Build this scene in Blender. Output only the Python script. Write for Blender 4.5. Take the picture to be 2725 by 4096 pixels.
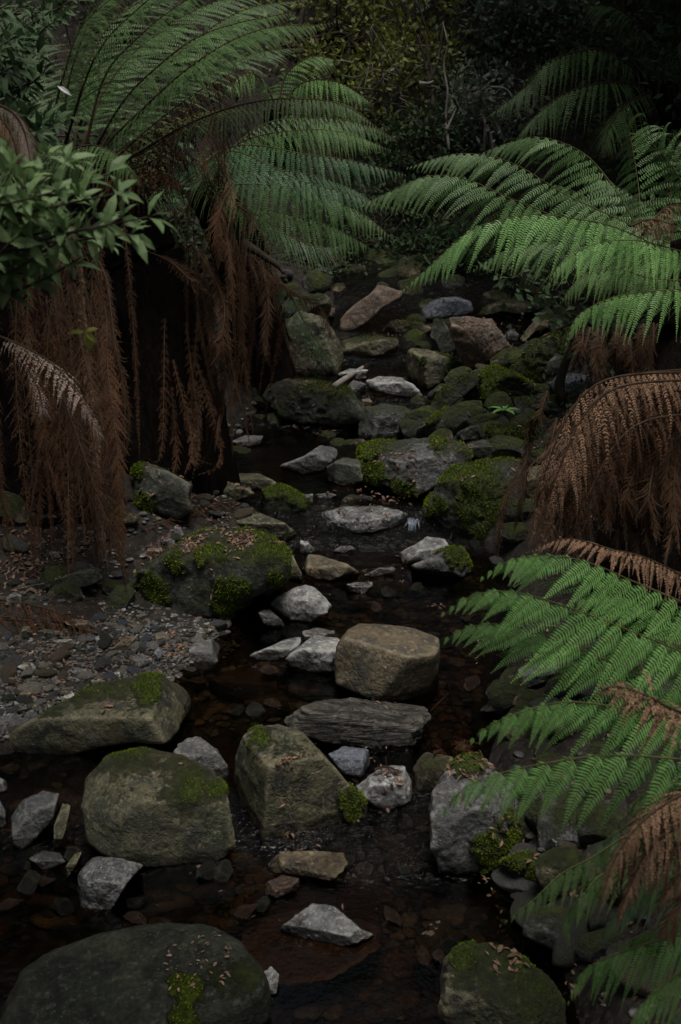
import bpy, bmesh, math
import numpy as np
from mathutils import Vector
from mathutils.bvhtree import BVHTree
RNG = np.random.default_rng(7)
for o in list(bpy.data.objects):
    bpy.data.objects.remove(o)
SC = bpy.context.scene
COL = SC.collection

# ------------------------------------------------------------------ camera, sky, sun, exposure
PITCH = math.radians(21.0)
CAM = np.array([0.0, 0.0, 2.0])
FPX = 1178.5 / math.tan(math.radians(48.5 / 2))      # focal length in units of the 1568 x 2357 view of the photo
cd = bpy.data.cameras.new("camera")
cam = bpy.data.objects.new("camera", cd); COL.objects.link(cam)
cam.location = CAM; cam.rotation_euler = (math.pi / 2 - PITCH, 0, 0)
cd.sensor_fit = 'VERTICAL'; cd.sensor_height = 36.0
cd.lens = 18.0 / math.tan(math.radians(48.5 / 2))
cd.clip_start = 0.05; cd.clip_end = 400
cd.dof.use_dof = True; cd.dof.focus_distance = 4.2; cd.dof.aperture_fstop = 9.0
SC.camera = cam
W = bpy.data.worlds.new("World"); SC.world = W; W.use_nodes = True
nt = W.node_tree; nt.nodes.clear()
out = nt.nodes.new('ShaderNodeOutputWorld'); bg = nt.nodes.new('ShaderNodeBackground')
sky = nt.nodes.new('ShaderNodeTexSky'); sky.sky_type = 'NISHITA'; sky.sun_disc = False
SUN_EL, SUN_AZ = math.radians(79), math.radians(150)   # azimuth measured from +y towards +x
sky.sun_elevation = SUN_EL; sky.sun_rotation = SUN_AZ; sky.air_density = 1.0; sky.dust_density = 4.0; sky.ozone_density = 1.0
bg.inputs['Strength'].default_value = 0.05
hs = nt.nodes.new('ShaderNodeHueSaturation'); hs.inputs['Saturation'].default_value = .45; nt.links.new(sky.outputs[0], hs.inputs['Color']); nt.links.new(hs.outputs[0], bg.inputs[0]); nt.links.new(bg.outputs[0], out.inputs[0])
sl = bpy.data.lights.new("sun", 'SUN'); sl.energy = 2.1; sl.angle = math.radians(26); sl.color = (1.0, 0.96, 0.9)
so = bpy.data.objects.new("sun", sl); COL.objects.link(so)
sd = Vector((math.sin(SUN_AZ) * math.cos(SUN_EL), math.cos(SUN_AZ) * math.cos(SUN_EL), math.sin(SUN_EL)))
so.rotation_euler = sd.to_track_quat('Z', 'Y').to_euler(); so.location = (0, 0, 12)
SC.view_settings.view_transform = 'Standard'; SC.view_settings.look = 'None'
SC.view_settings.exposure = 0.40; SC.view_settings.gamma = 1.0; SC.view_settings.use_curve_mapping = False
SC.cycles.max_bounces = 6; SC.cycles.transparent_max_bounces = 12; SC.cycles.diffuse_bounces = 3; SC.cycles.glossy_bounces = 3
SC.cycles.caustics_reflective = False; SC.cycles.caustics_refractive = False
SC.cycles.use_adaptive_sampling = True; SC.cycles.use_denoising = True

# ------------------------------------------------------------------ picture <-> world helpers
FW = np.array([0, math.cos(PITCH), -math.sin(PITCH)]); UP = np.array([0, math.sin(PITCH), math.cos(PITCH)]); RT = np.array([1.0, 0, 0])
def ray(px, py):
    """direction with unit length along the camera axis"""
    return FW + RT * ((px - 784.0) / FPX) + UP * ((1178.5 - py) / FPX)
def P(px, py, dep): return CAM + ray(px, py) * dep
def norm(v):
    v = np.asarray(v, float); return v / np.maximum(np.linalg.norm(v, axis=-1, keepdims=True), 1e-9)
CROPS = {'D': (0, 0, 1.7379), '1': (0, 0, .8686), '2': (1362, 0, .8686), '3': (0, 1024, .8686), '4': (1362, 1024, .8686), '5': (0, 2048, .8686),
         '6': (1362, 2048, .8686), '7': (0, 3072, .8686), '8': (1362, 3072, .8686), 'A': (1000, 1050, .8291), 'B': (900, 1900, .7015),
         'G': (0, 2350, .6378), 'F': (700, 2900, 1.0204)}
def S(c, pts):
    ox, oy, k = CROPS[c]
    return [((ox + p[0] * k) / 1.7379, (oy + p[1] * k) / 1.7379) + tuple(p[2:]) for p in pts]

# ------------------------------------------------------------------ noise
def _h(ix, iy, iz, seed):
    h = (ix * 374761393 + iy * 668265263 + iz * 2246822519 + seed * 3266489917) & 0xffffffff
    h = ((h ^ (h >> 13)) * 1274126177) & 0xffffffff
    return ((h ^ (h >> 16)) & 0xffffff) / float(0xffffff)
def vnoise(p, seed=0):
    p = np.asarray(p, float); i = np.floor(p).astype(np.int64); f = p - i; f = f * f * (3 - 2 * f)
    r = 0
    for dx in (0, 1):
        for dy in (0, 1):
            for dz in (0, 1):
                w = (f[..., 0] if dx else 1 - f[..., 0]) * (f[..., 1] if dy else 1 - f[..., 1]) * (f[..., 2] if dz else 1 - f[..., 2])
                r = r + w * _h(i[..., 0] + dx, i[..., 1] + dy, i[..., 2] + dz, seed)
    return r
def fbm(p, oct=4, seed=0):
    a, s, t = 1.0, 0, 0; p = np.asarray(p, float)
    for k in range(oct):
        s = s + a * (vnoise(p, seed + k) - .5); t += a; a *= .5; p = p * 2.03 + 7.1
    return s / t * 2          # about -1..1
def sstep(a, b, x):
    t = np.clip((x - a) / (b - a), 0, 1); return t * t * (3 - 2 * t)

# ------------------------------------------------------------------ the ground and water surfaces as functions
ZY = [-6, 2.55, 2.8, 4.62, 4.8, 6.0, 6.3, 7.0, 7.4, 8.1, 8.5, 9.5, 10, 12, 14, 40]
ZZ = [-.10, 0, .05, .06, .17, .20, .30, .32, .42, .46, .58, .68, .8, 1.2, 1.6, 2.6]
def zw(y): return np.interp(y, ZY, ZZ)
def hit(px, py, f, far=16):
    d = ray(px, py); t = np.linspace(1.0, far, 1500)
    q = CAM[None] + d[None] * t[:, None]
    below = q[:, 2] < f(q[:, 0], q[:, 1])
    k = int(np.argmax(below)) if below.any() else len(t) - 1
    return q[k], t[k]
_L = [(-260, 2357), (-200, 2000), (-120, 1760), (300, 1720), (450, 1640), (480, 1560), (560, 1480), (600, 1430), (650, 1320), (690, 1240), (620, 1160), (480, 1090), (580, 1000), (640, 930), (700, 860), (760, 780), (800, 700)]
_R = [(1250, 2357), (1180, 2150), (1100, 1950), (1060, 1750), (1110, 1600), (1130, 1450), (1120, 1300), (1050, 1200), (950, 1100), (900, 1000), (960, 930), (1100, 860), (1200, 760), (1250, 700)]
def _edge(L):
    q = np.array([hit(a, b, lambda x, y: zw(y))[0] for a, b in L]); i = np.argsort(q[:, 1]); return q[i, 1], q[i, 0]
LY, LX = _edge(_L); RY, RX = _edge(_R)
def xl(y): return np.interp(y, LY, LX)
def xr(y): return np.interp(y, RY, RX)
def hgt(x, y):
    x = np.asarray(x, float); y = np.asarray(y, float)
    dl = np.maximum(xl(y) - x, 0); dr = np.maximum(x - xr(y), 0); d = dl + dr
    h = zw(y) - .11 + np.minimum(d / .14, 1) * .125
    bar = sstep(2.6, 3.0, y) * (1 - sstep(4.0, 4.5, y))
    sl_ = .30 - .22 * bar
    h = h + sl_ * np.minimum(dl, 1.3) + .75 * np.maximum(dl - 1.3, 0)
    h = h + .38 * np.minimum(dr, .7) + .85 * np.maximum(dr - .7, 0)
    h = h + .62 * np.maximum(y - 9.6, 0)
    n = fbm(np.stack([x * 2.2, y * 2.2, x * 0], -1), 4, 3)
    h = h + n * (.02 + .10 * np.minimum(d, 1.2))
    return np.where(h > 5, 5 + (h - 5) * .35, h)
def surf(x, y): return np.maximum(hgt(x, y), np.where((x > xl(y)) & (x < xr(y)), zw(y), -9))

# ------------------------------------------------------------------ mesh and object helpers
def make_mesh(name, v, f, mats=(), smooth=True, attrs=None, fmat=None):
    """v (N,3); f (M,3) or (M,4) array or list of such arrays"""
    me = bpy.data.meshes.new(name)
    fl = [np.asarray(a) for a in (f if isinstance(f, list) else [f]) if len(a)]
    loops = np.concatenate([a.ravel() for a in fl]).astype(np.int32)
    tot = np.concatenate([np.full(len(a), a.shape[1]) for a in fl]).astype(np.int32)
    st = np.concatenate([[0], np.cumsum(tot)[:-1]]).astype(np.int32)
    me.vertices.add(len(v)); me.vertices.foreach_set('co', np.asarray(v, np.float32).ravel())
    me.loops.add(len(loops)); me.loops.foreach_set('vertex_index', loops)
    me.polygons.add(len(tot)); me.polygons.foreach_set('loop_start', st); me.polygons.foreach_set('loop_total', tot)
    if fmat is not None: me.polygons.foreach_set('material_index', np.asarray(fmat, np.int32))
    me.polygons.foreach_set('use_smooth', np.full(len(tot), bool(smooth)))
    for k, a in (attrs or {}).items():
        at = me.attributes.new(k, 'FLOAT', 'POINT'); at.data.foreach_set('value', np.asarray(a, np.float32))
    for m in mats: me.materials.append(m)
    me.update(calc_edges=True)
    return me
def link(name, me, parent=None, loc=None, **props):
    o = bpy.data.objects.new(name, me); COL.objects.link(o)
    if loc is not None: o.location = tuple(loc)
    if parent is not None: o.parent = parent
    for k, x in props.items(): o[k] = x
    return o
def tag(o, label, category, group=None):
    o['label'] = label; o['category'] = category
    if group: o['group'] = group
    return o
def catmull(pts, n):
    p = np.asarray(pts, float)
    if len(p) == 2: p = np.array([p[0], (p[0] + p[1]) / 2, p[1]])
    q = np.vstack([2 * p[0] - p[1], p, 2 * p[-1] - p[-2]]); o = []
    for i in range(1, len(q) - 2):
        for t in np.linspace(0, 1, 16, endpoint=False):
            o.append(.5 * (2 * q[i] + (q[i + 1] - q[i - 1]) * t + (2 * q[i - 1] - 5 * q[i] + 4 * q[i + 1] - q[i + 2]) * t * t + (3 * q[i] - q[i - 1] - 3 * q[i + 1] + q[i + 2]) * t ** 3))
    o.append(p[-1]); o = np.array(o)
    s = np.concatenate([[0], np.cumsum(np.linalg.norm(np.diff(o, axis=0), axis=1))]); u = np.linspace(0, s[-1], n)
    return np.stack([np.interp(u, s, o[:, k]) for k in range(3)], 1), s[-1]
def tube(pts, rad, sides=6, n=None, bump=0, seed=0):
    c, L = catmull(pts, n or max(4, 3 * len(pts))); m = len(c)
    r = np.interp(np.linspace(0, 1, m), np.linspace(0, 1, len(rad)), rad)
    t = norm(np.gradient(c, axis=0)); ref = np.where(np.abs(t[:, 2:3]) > .9, np.array([[0, 1.0, 0]]), np.array([[0, 0, 1.0]]))
    a = norm(np.cross(t, ref)); b = np.cross(a, t); th = np.linspace(0, 2 * np.pi, sides, endpoint=False)
    ring = c[:, None] + (a[:, None] * np.cos(th)[None, :, None] + b[:, None] * np.sin(th)[None, :, None]) * r[:, None, None]
    if bump:
        k = 1 + bump * fbm(np.stack([np.cos(th)[None] * 3 + 0 * r[:, None], np.sin(th)[None] * 3 + 0 * r[:, None], np.linspace(0, L / max(rad) , m)[:, None] + 0 * th[None]], -1), 4, seed)
        ring = c[:, None] + (ring - c[:, None]) * k[..., None]
    v = ring.reshape(-1, 3); i, j = np.meshgrid(np.arange(m - 1), np.arange(sides), indexing='ij'); j2 = (j + 1) % sides
    f = np.stack([i * sides + j, i * sides + j2, (i + 1) * sides + j2, (i + 1) * sides + j], -1).reshape(-1, 4)
    k = len(v); v = np.vstack([v, c[0], c[-1]]); j = np.arange(sides); j2 = (j + 1) % sides
    caps = np.vstack([np.stack([j2, j, np.full(sides, k)], 1), np.stack([(m - 1) * sides + j, (m - 1) * sides + j2, np.full(sides, k + 1)], 1)])
    return v, f, caps
class MB:
    def __init__(s): s.v, s.q, s.t, s.n, s.at = [], [], [], 0, []
    def add(s, v, q=None, t=None, at=None):
        s.v.append(v)
        if q is not None and len(q): s.q.append(np.asarray(q) + s.n)
        if t is not None and len(t): s.t.append(np.asarray(t) + s.n)
        s.at.append(np.zeros(len(v)) if at is None else (np.zeros(len(v)) + at)); s.n += len(v)
    def tube(s, *a, at=None, **k):
        v, q, t = tube(*a, **k); s.add(v, q, t, at)
    def mesh(s, name, mats, smooth=True, origin=None, at_name='tint'):
        v = np.vstack(s.v)
        if origin is not None: v = v - np.asarray(origin)
        f = ([np.vstack(s.q)] if s.q else []) + ([np.vstack(s.t)] if s.t else [])
        return make_mesh(name, v, f, mats, smooth, {at_name: np.concatenate(s.at)})

# ------------------------------------------------------------------ materials
def new_mat(name):
    m = bpy.data.materials.new(name); m.use_nodes = True; t = m.node_tree; t.nodes.clear(); return m, t
def N(t, typ, **kw):
    n = t.nodes.new(typ)
    for k, v in kw.items():
        if k.startswith('i_'): n.inputs[k[2:].replace('_', ' ')].default_value = v
        else: setattr(n, k, v)
    return n
def lk(t, a, b): t.links.new(a, b)
def ramp(t, src, stops, interp='LINEAR'):
    r = N(t, 'ShaderNodeValToRGB'); r.color_ramp.interpolation = interp; e = r.color_ramp.elements
    while len(e) < len(stops): e.new(.5)
    for k, (p, c) in enumerate(stops):
        e[k].position = p; e[k].color = (c, c, c, 1) if isinstance(c, (int, float)) else tuple(c) + (1,)
    lk(t, src, r.inputs[0]); return r.outputs[0]
def mix(t, fac, a, b):
    m = N(t, 'ShaderNodeMix', data_type='RGBA')
    for s, x in ((m.inputs[0], fac), (m.inputs[6], a), (m.inputs[7], b)):
        if hasattr(x, 'links') or isinstance(x, bpy.types.NodeSocket): lk(t, x, s)
        else: s.default_value = x if isinstance(x, (int, float)) else tuple(x) + (1,)
    return m.outputs[2]
def math_(t, op, a, b=None):
    m = N(t, 'ShaderNodeMath', operation=op)
    for s, x in ((m.inputs[0], a), (m.inputs[1], b)):
        if x is None: continue
        if isinstance(x, bpy.types.NodeSocket): lk(t, x, s)
        else: s.default_value = x
    return m.outputs[0]
def rock_mat(name, c1, c2, c3, rough=.75, lichen=.35, spots=(.30, .31, .25), strata=0.0, spec=.35, scale=1.0):
    m, t = new_mat(name); o = N(t, 'ShaderNodeOutputMaterial'); b = N(t, 'ShaderNodeBsdfPrincipled')
    tc = N(t, 'ShaderNodeTexCoord'); oi = N(t, 'ShaderNodeObjectInfo')
    add = N(t, 'ShaderNodeVectorMath', operation='MULTIPLY_ADD'); lk(t, oi.outputs['Random'], add.inputs[0]); add.inputs[1].default_value = (37, 53, 71); lk(t, tc.outputs['Object'], add.inputs[2])
    vec = add.outputs[0]
    def noise(s, d=6, r=.55, dist=0, v=vec):
        n = N(t, 'ShaderNodeTexNoise'); n.inputs['Scale'].default_value = s * scale; n.inputs['Detail'].default_value = d; n.inputs['Roughness'].default_value = r; n.inputs['Distortion'].default_value = dist
        lk(t, v, n.inputs['Vector']); return n.outputs[0]
    big = noise(3.5, 5, .6, .6); med = noise(14, 6, .65, .3); fine = noise(90, 6, .7)
    base = mix(t, ramp(t, big, [(.38, 0), (.58, 1)]), c1, c2)
    base = mix(t, ramp(t, med, [(.46, 0), (.60, .9)]), base, c3)
    base = mix(t, ramp(t, noise(38, 5, .7), [(.55, 0), (.66, .7)]), base, tuple(min(1, x * 1.9) for x in c2))
    grain = ramp(t, fine, [(.3, (.45, .45, .45)), (.5, (1, 1, 1)), (.72, (2.0, 2.0, 1.95))])
    mg = N(t, 'ShaderNodeMix', data_type='RGBA', blend_type='MULTIPLY'); mg.inputs[0].default_value = .75; lk(t, base, mg.inputs[6]); lk(t, grain, mg.inputs[7]); base = mg.outputs[2]
    vo = N(t, 'ShaderNodeTexVoronoi', i_Scale=26 * scale); lk(t, vec, vo.inputs['Vector'])
    dist_n = noise(60, 3); vd = math_(t, 'ADD', vo.outputs['Distance'], math_(t, 'MULTIPLY', dist_n, .35))
    lm = math_(t, 'MULTIPLY', ramp(t, vd, [(.30, 1), (.42, 0)]), ramp(t, noise(5, 3), [(.48, 0), (.60, 1)]))
    base = mix(t, math_(t, 'MULTIPLY', lm, lichen), base, spots)
    v2 = N(t, 'ShaderNodeTexVoronoi', i_Scale=75 * scale); lk(t, vec, v2.inputs['Vector'])
    sp = math_(t, 'MULTIPLY', ramp(t, v2.outputs['Distance'], [(.16, 1), (.24, 0)]), ramp(t, noise(9, 3), [(.50, 0), (.58, 1)]))
    base = mix(t, math_(t, 'MULTIPLY', sp, lichen), base, tuple(min(1, x * 1.25) for x in spots))
    height = math_(t, 'ADD', math_(t, 'MULTIPLY', med, .9), math_(t, 'MULTIPLY', fine, .45))
    if strata:
        mp = N(t, 'ShaderNodeMapping'); mp.inputs['Scale'].default_value = (.12, .6, 1.6); mp.inputs['Rotation'].default_value = (.1, .12, .2); lk(t, vec, mp.inputs[0])
        st = noise(42, 6, .7, .8, mp.outputs[0]); height = math_(t, 'ADD', height, math_(t, 'MULTIPLY', st, strata * 2.0))
        base = mix(t, math_(t, 'MULTIPLY', ramp(t, st, [(.42, 1), (.52, 0)]), min(1, strata)), base, tuple(x * .35 for x in c1))
    ge = N(t, 'ShaderNodeNewGeometry'); wear = ramp(t, math_(t, 'ADD', ge.outputs['Pointiness'], math_(t, 'MULTIPLY', math_(t, 'SUBTRACT', med, .5), .10)), [(.515, 0), (.57, .75)])
    wa = N(t, 'ShaderNodeAttribute', attribute_name='worn'); wear = math_(t, 'MULTIPLY', wear, wa.outputs['Fac'])
    base = mix(t, wear, base, tuple(min(.6, x * 2.0 + .02) for x in c2))
    # a few cracks
    wv = N(t, 'ShaderNodeTexNoise', i_Scale=5.0, i_Detail=4.0); lk(t, vec, wv.inputs['Vector']); wm = N(t, 'ShaderNodeVectorMath', operation='MULTIPLY_ADD'); lk(t, wv.outputs[1], wm.inputs[0]); wm.inputs[1].default_value = (.5, .5, .5); lk(t, vec, wm.inputs[2])
    vc = N(t, 'ShaderNodeTexVoronoi', feature='DISTANCE_TO_EDGE', i_Scale=3.6); lk(t, wm.outputs[0], vc.inputs['Vector'])
    ck = math_(t, 'MULTIPLY', ramp(t, vc.outputs['Distance'], [(.0, 1), (.022, 0)]), ramp(t, noise(4, 2), [(.50, 0), (.56, 1)])); ck = math_(t, 'MULTIPLY', ck, wa.outputs['Fac'])
    base = mix(t, math_(t, 'MULTIPLY', ck, .18), base, tuple(x * .3 for x in c3)); height = math_(t, 'SUBTRACT', height, math_(t, 'MULTIPLY', ck, .12))
    # the band that the creek keeps wet
    we = N(t, 'ShaderNodeAttribute', attribute_name='wet'); wet = ramp(t, math_(t, 'ADD', we.outputs['Fac'], math_(t, 'MULTIPLY', math_(t, 'SUBTRACT', med, .5), .6)), [(.4, 0), (.6, 1)])
    wb = N(t, 'ShaderNodeMix', data_type='RGBA', blend_type='MULTIPLY'); lk(t, math_(t, 'MULTIPLY', wet, .8), wb.inputs[0]); lk(t, base, wb.inputs[6]); wb.inputs[7].default_value = (.36, .34, .32, 1); base = wb.outputs[2]
    # moss, laid out as a per-vertex cover so that it stays where it grows on the stone
    at = N(t, 'ShaderNodeAttribute', attribute_name='moss'); mn = noise(48, 6, .75)
    mm = math_(t, 'ADD', at.outputs['Fac'], math_(t, 'MULTIPLY', math_(t, 'SUBTRACT', mn, .5), 1.1)); mm = ramp(t, mm, [(.30, 0), (.50, .55), (.72, 1)])
    mcol = ramp(t, noise(30, 5, .7), [(.3, (.018, .024, .005)), (.5, (.040, .055, .007)), (.74, (.085, .115, .012))])
    base = mix(t, mm, base, mcol); height = math_(t, 'ADD', height, math_(t, 'MULTIPLY', math_(t, 'MULTIPLY', mm, mn), 1.5))
    lk(t, base, b.inputs['Base Color'])
    b.inputs['Specular IOR Level'].default_value = spec
    rg = math_(t, 'ADD', math_(t, 'MULTIPLY', mm, .25), ramp(t, med, [(.3, max(rough - .22, .08)), (.7, rough)])); rg = math_(t, 'SUBTRACT', rg, math_(t, 'MULTIPLY', wet, rough * .6)); lk(t, rg, b.inputs['Roughness'])
    bp = N(t, 'ShaderNodeBump'); bp.inputs['Strength'].default_value = 1.0; bp.inputs['Distance'].default_value = .020; lk(t, height, bp.inputs['Height']); lk(t, bp.outputs[0], b.inputs['Normal'])
    lk(t, b.outputs[0], o.inputs[0]); return m
def leaf_mat(name, c_lo, c_hi, rough=.5, trans=.25, spec=.4, sat_noise=True):
    m, t = new_mat(name); o = N(t, 'ShaderNodeOutputMaterial'); b = N(t, 'ShaderNodeBsdfPrincipled'); tr = N(t, 'ShaderNodeBsdfTranslucent'); mx = N(t, 'ShaderNodeMixShader')
    at = N(t, 'ShaderNodeAttribute', attribute_name='tint'); tc = N(t, 'ShaderNodeTexCoord')
    n = N(t, 'ShaderNodeTexNoise', i_Scale=9.0, i_Detail=3.0); lk(t, tc.outputs['Object'], n.inputs['Vector'])
    f = math_(t, 'ADD', math_(t, 'MULTIPLY', at.outputs['Fac'], .65), math_(t, 'MULTIPLY', ramp(t, n.outputs[0], [(.3, 0), (.7, 1)]), .35))
    c = mix(t, f, c_lo, c_hi); lk(t, c, b.inputs['Base Color']); lk(t, c, tr.inputs['Color'])
    b.inputs['Roughness'].default_value = rough; b.inputs['Specular IOR Level'].default_value = spec; mx.inputs[0].default_value = trans
    lk(t, b.outputs[0], mx.inputs[1]); lk(t, tr.outputs[0], mx.inputs[2]); lk(t, mx.outputs[0], o.inputs[0]); return m
def bark_mat(name, c1, c2, rough=.85, stretch=(8, 8, .8), spec=.25, dist=.01):
    m, t = new_mat(name); o = N(t, 'ShaderNodeOutputMaterial'); b = N(t, 'ShaderNodeBsdfPrincipled'); tc = N(t, 'ShaderNodeTexCoord')
    mp = N(t, 'ShaderNodeMapping'); mp.inputs['Scale'].default_value = stretch; lk(t, tc.outputs['Object'], mp.inputs[0])
    n = N(t, 'ShaderNodeTexNoise', i_Scale=6.0, i_Detail=7.0, i_Roughness=.7); lk(t, mp.outputs[0], n.inputs['Vector'])
    lk(t, mix(t, ramp(t, n.outputs[0], [(.35, 0), (.68, 1)]), c1, c2), b.inputs['Base Color']); b.inputs['Roughness'].default_value = rough; b.inputs['Specular IOR Level'].default_value = spec
    bp = N(t, 'ShaderNodeBump'); bp.inputs['Strength'].default_value = .8; bp.inputs['Distance'].default_value = dist; lk(t, n.outputs[0], bp.inputs['Height']); lk(t, bp.outputs[0], b.inputs['Normal'])
    lk(t, b.outputs[0], o.inputs[0]); return m

M = {
 'grey':  rock_mat('rock_grey', (.068, .069, .068), (.125, .125, .118), (.055, .055, .06), .6, .5, spec=.5),
 'pale':  rock_mat('rock_pale', (.16, .16, .158), (.30, .295, .28), (.10, .10, .105), .7, .8, (.50, .50, .46)),
 'green': rock_mat('rock_greenish', (.048, .056, .032), (.125, .112, .064), (.030, .032, .026), .58, .55, (.17, .18, .13), spec=.45),
 'brown': rock_mat('rock_brown', (.110, .082, .050), (.15, .122, .078), (.055, .052, .044), .66, .25, (.2, .18, .14)),
 'pink':  rock_mat('rock_pinkish', (.12, .085, .065), (.165, .12, .09), (.07, .062, .048), .75, .4, (.35, .3, .27)),
 'slate': rock_mat('rock_slate', (.085, .078, .064), (.13, .118, .098), (.04, .038, .036), .6, .15, (.2, .2, .19), strata=1.0, spec=.5),
 'blue':  rock_mat('rock_bluish', (.085, .095, .12), (.125, .135, .165), (.06, .065, .075), .5, .2, spec=.6),
 'wet':   rock_mat('rock_wet', (.10, .10, .105), (.20, .20, .19), (.04, .04, .045), .32, .5, (.36, .36, .33), spec=.8),
 'red':   rock_mat('rock_redbrown', (.075, .046, .034), (.10, .062, .044), (.045, .032, .026), .55, .1, spec=.5),
 'black': rock_mat('rock_blackish_shade', (.018, .021, .016), (.034, .036, .026), (.012, .012, .011), .85, .45, (.085, .09, .065), spec=.12),  # carries the bottom-left boulder's shade in its colour; some pool stones share it
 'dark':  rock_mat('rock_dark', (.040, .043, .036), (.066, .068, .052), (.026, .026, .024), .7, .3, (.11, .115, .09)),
 'tan':   rock_mat('rock_tan', (.22, .20, .16), (.36, .33, .28), (.15, .14, .12), .7, .2),
 'fern':  leaf_mat('fern_green', (.045, .10, .030), (.17, .32, .105), .5, .28),
 'fernb': leaf_mat('fern_bright', (.075, .19, .045), (.29, .56, .17), .48, .30),
 'fernd': leaf_mat('fern_bluegreen', (.034, .085, .038), (.115, .235, .115), .5, .22, .5),
 'fernp': leaf_mat('fern_pale', (.060, .105, .045), (.125, .190, .090), .6, .2, .3),
 'dead':  leaf_mat('fern_dead_brown', (.014, .006, .003), (.14, .060, .026), .8, .15, .2),
 'deadp': leaf_mat('fern_dead_pale', (.08, .042, .024), (.44, .265, .165), .8, .15, .2),
 'deadg': leaf_mat('fern_dead_greyish', (.22, .16, .13), (.56, .44, .37), .8, .12, .2),
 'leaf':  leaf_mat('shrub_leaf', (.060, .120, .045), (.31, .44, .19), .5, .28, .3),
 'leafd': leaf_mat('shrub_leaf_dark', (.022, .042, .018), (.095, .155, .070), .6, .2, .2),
 'leafy': leaf_mat('shrub_leaf_yellowish', (.06, .085, .018), (.34, .36, .08), .5, .3),
 'leafg': leaf_mat('shrub_leaf_greyish', (.070, .095, .065), (.28, .36, .25), .55, .2),
 'yell':  leaf_mat('leaf_yellow', (.35, .40, .06), (.5, .52, .10), .5, .3),
 'white': leaf_mat('leaf_white', (.5, .5, .5), (.65, .65, .65), .5, .1),
 'litter': leaf_mat('fallen_leaf', (.05, .026, .016), (.36, .23, .16), .7, .1, .3),
 'moss':  leaf_mat('moss_tufts', (.050, .075, .006), (.20, .27, .020), .8, .2, .1),
 'mossd': leaf_mat('moss_tufts_dull', (.026, .036, .005), (.080, .105, .013), .85, .2, .1),
 'trunk': bark_mat('fern_trunk_fibre', (.004, .0035, .0035), (.014, .010, .008), spec=.03, dist=.03),
 'bark':  bark_mat('bark_brown', (.035, .026, .020), (.10, .08, .06), stretch=(3, 3, .5)),
 'barkp': bark_mat('bark_pale', (.16, .14, .12), (.36, .33, .29), stretch=(3, 3, .5)),
 'stipe': bark_mat('fern_stipe', (.022, .012, .008), (.07, .045, .022), stretch=(2, 2, 2), dist=.002),
 'stipeg': bark_mat('fern_stipe_green', (.05, .06, .02), (.12, .11, .04), stretch=(2, 2, 2), dist=.002),
}
def foam_mat():
    m, t = new_mat('falling_water'); o = N(t, 'ShaderNodeOutputMaterial'); b = N(t, 'ShaderNodeBsdfPrincipled'); b.inputs['Base Color'].default_value = (.30, .36, .43, 1); b.inputs['Roughness'].default_value = .08; b.inputs['Alpha'].default_value = .30; lk(t, b.outputs[0], o.inputs[0]); return m
def soil_mat():
    m, t = new_mat('forest_soil'); o = N(t, 'ShaderNodeOutputMaterial'); b = N(t, 'ShaderNodeBsdfPrincipled'); tc = N(t, 'ShaderNodeTexCoord')
    def noise(s, d=6, r=.6):
        n = N(t, 'ShaderNodeTexNoise', i_Scale=s, i_Detail=float(d), i_Roughness=r); lk(t, tc.outputs['Object'], n.inputs['Vector']); return n.outputs[0]
    c = mix(t, ramp(t, noise(3), [(.4, 0), (.65, 1)]), (.006, .005, .004), (.017, .012, .008)); f = noise(45, 6, .75)
    c = mix(t, ramp(t, f, [(.56, 0), (.72, 1)]), c, (.11, .07, .045))
    vo = N(t, 'ShaderNodeTexVoronoi', i_Scale=30.0); lk(t, tc.outputs['Object'], vo.inputs['Vector'])
    c = mix(t, .25, c, mix(t, ramp(t, vo.outputs['Color'], [(.3, 0), (.8, 1)]), (.02, .018, .016), (.09, .08, .07)))
    lk(t, c, b.inputs['Base Color']); b.inputs['Roughness'].default_value = .85; b.inputs['Specular IOR Level'].default_value = .25
    h = math_(t, 'ADD', math_(t, 'MULTIPLY', f, .5), math_(t, 'MULTIPLY', vo.outputs['Distance'], -.6))
    bp = N(t, 'ShaderNodeBump'); bp.inputs['Strength'].default_value = .9; bp.inputs['Distance'].default_value = .02; lk(t, h, bp.inputs['Height']); lk(t, bp.outputs[0], b.inputs['Normal'])
    lk(t, b.outputs[0], o.inputs[0]); return m
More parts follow.
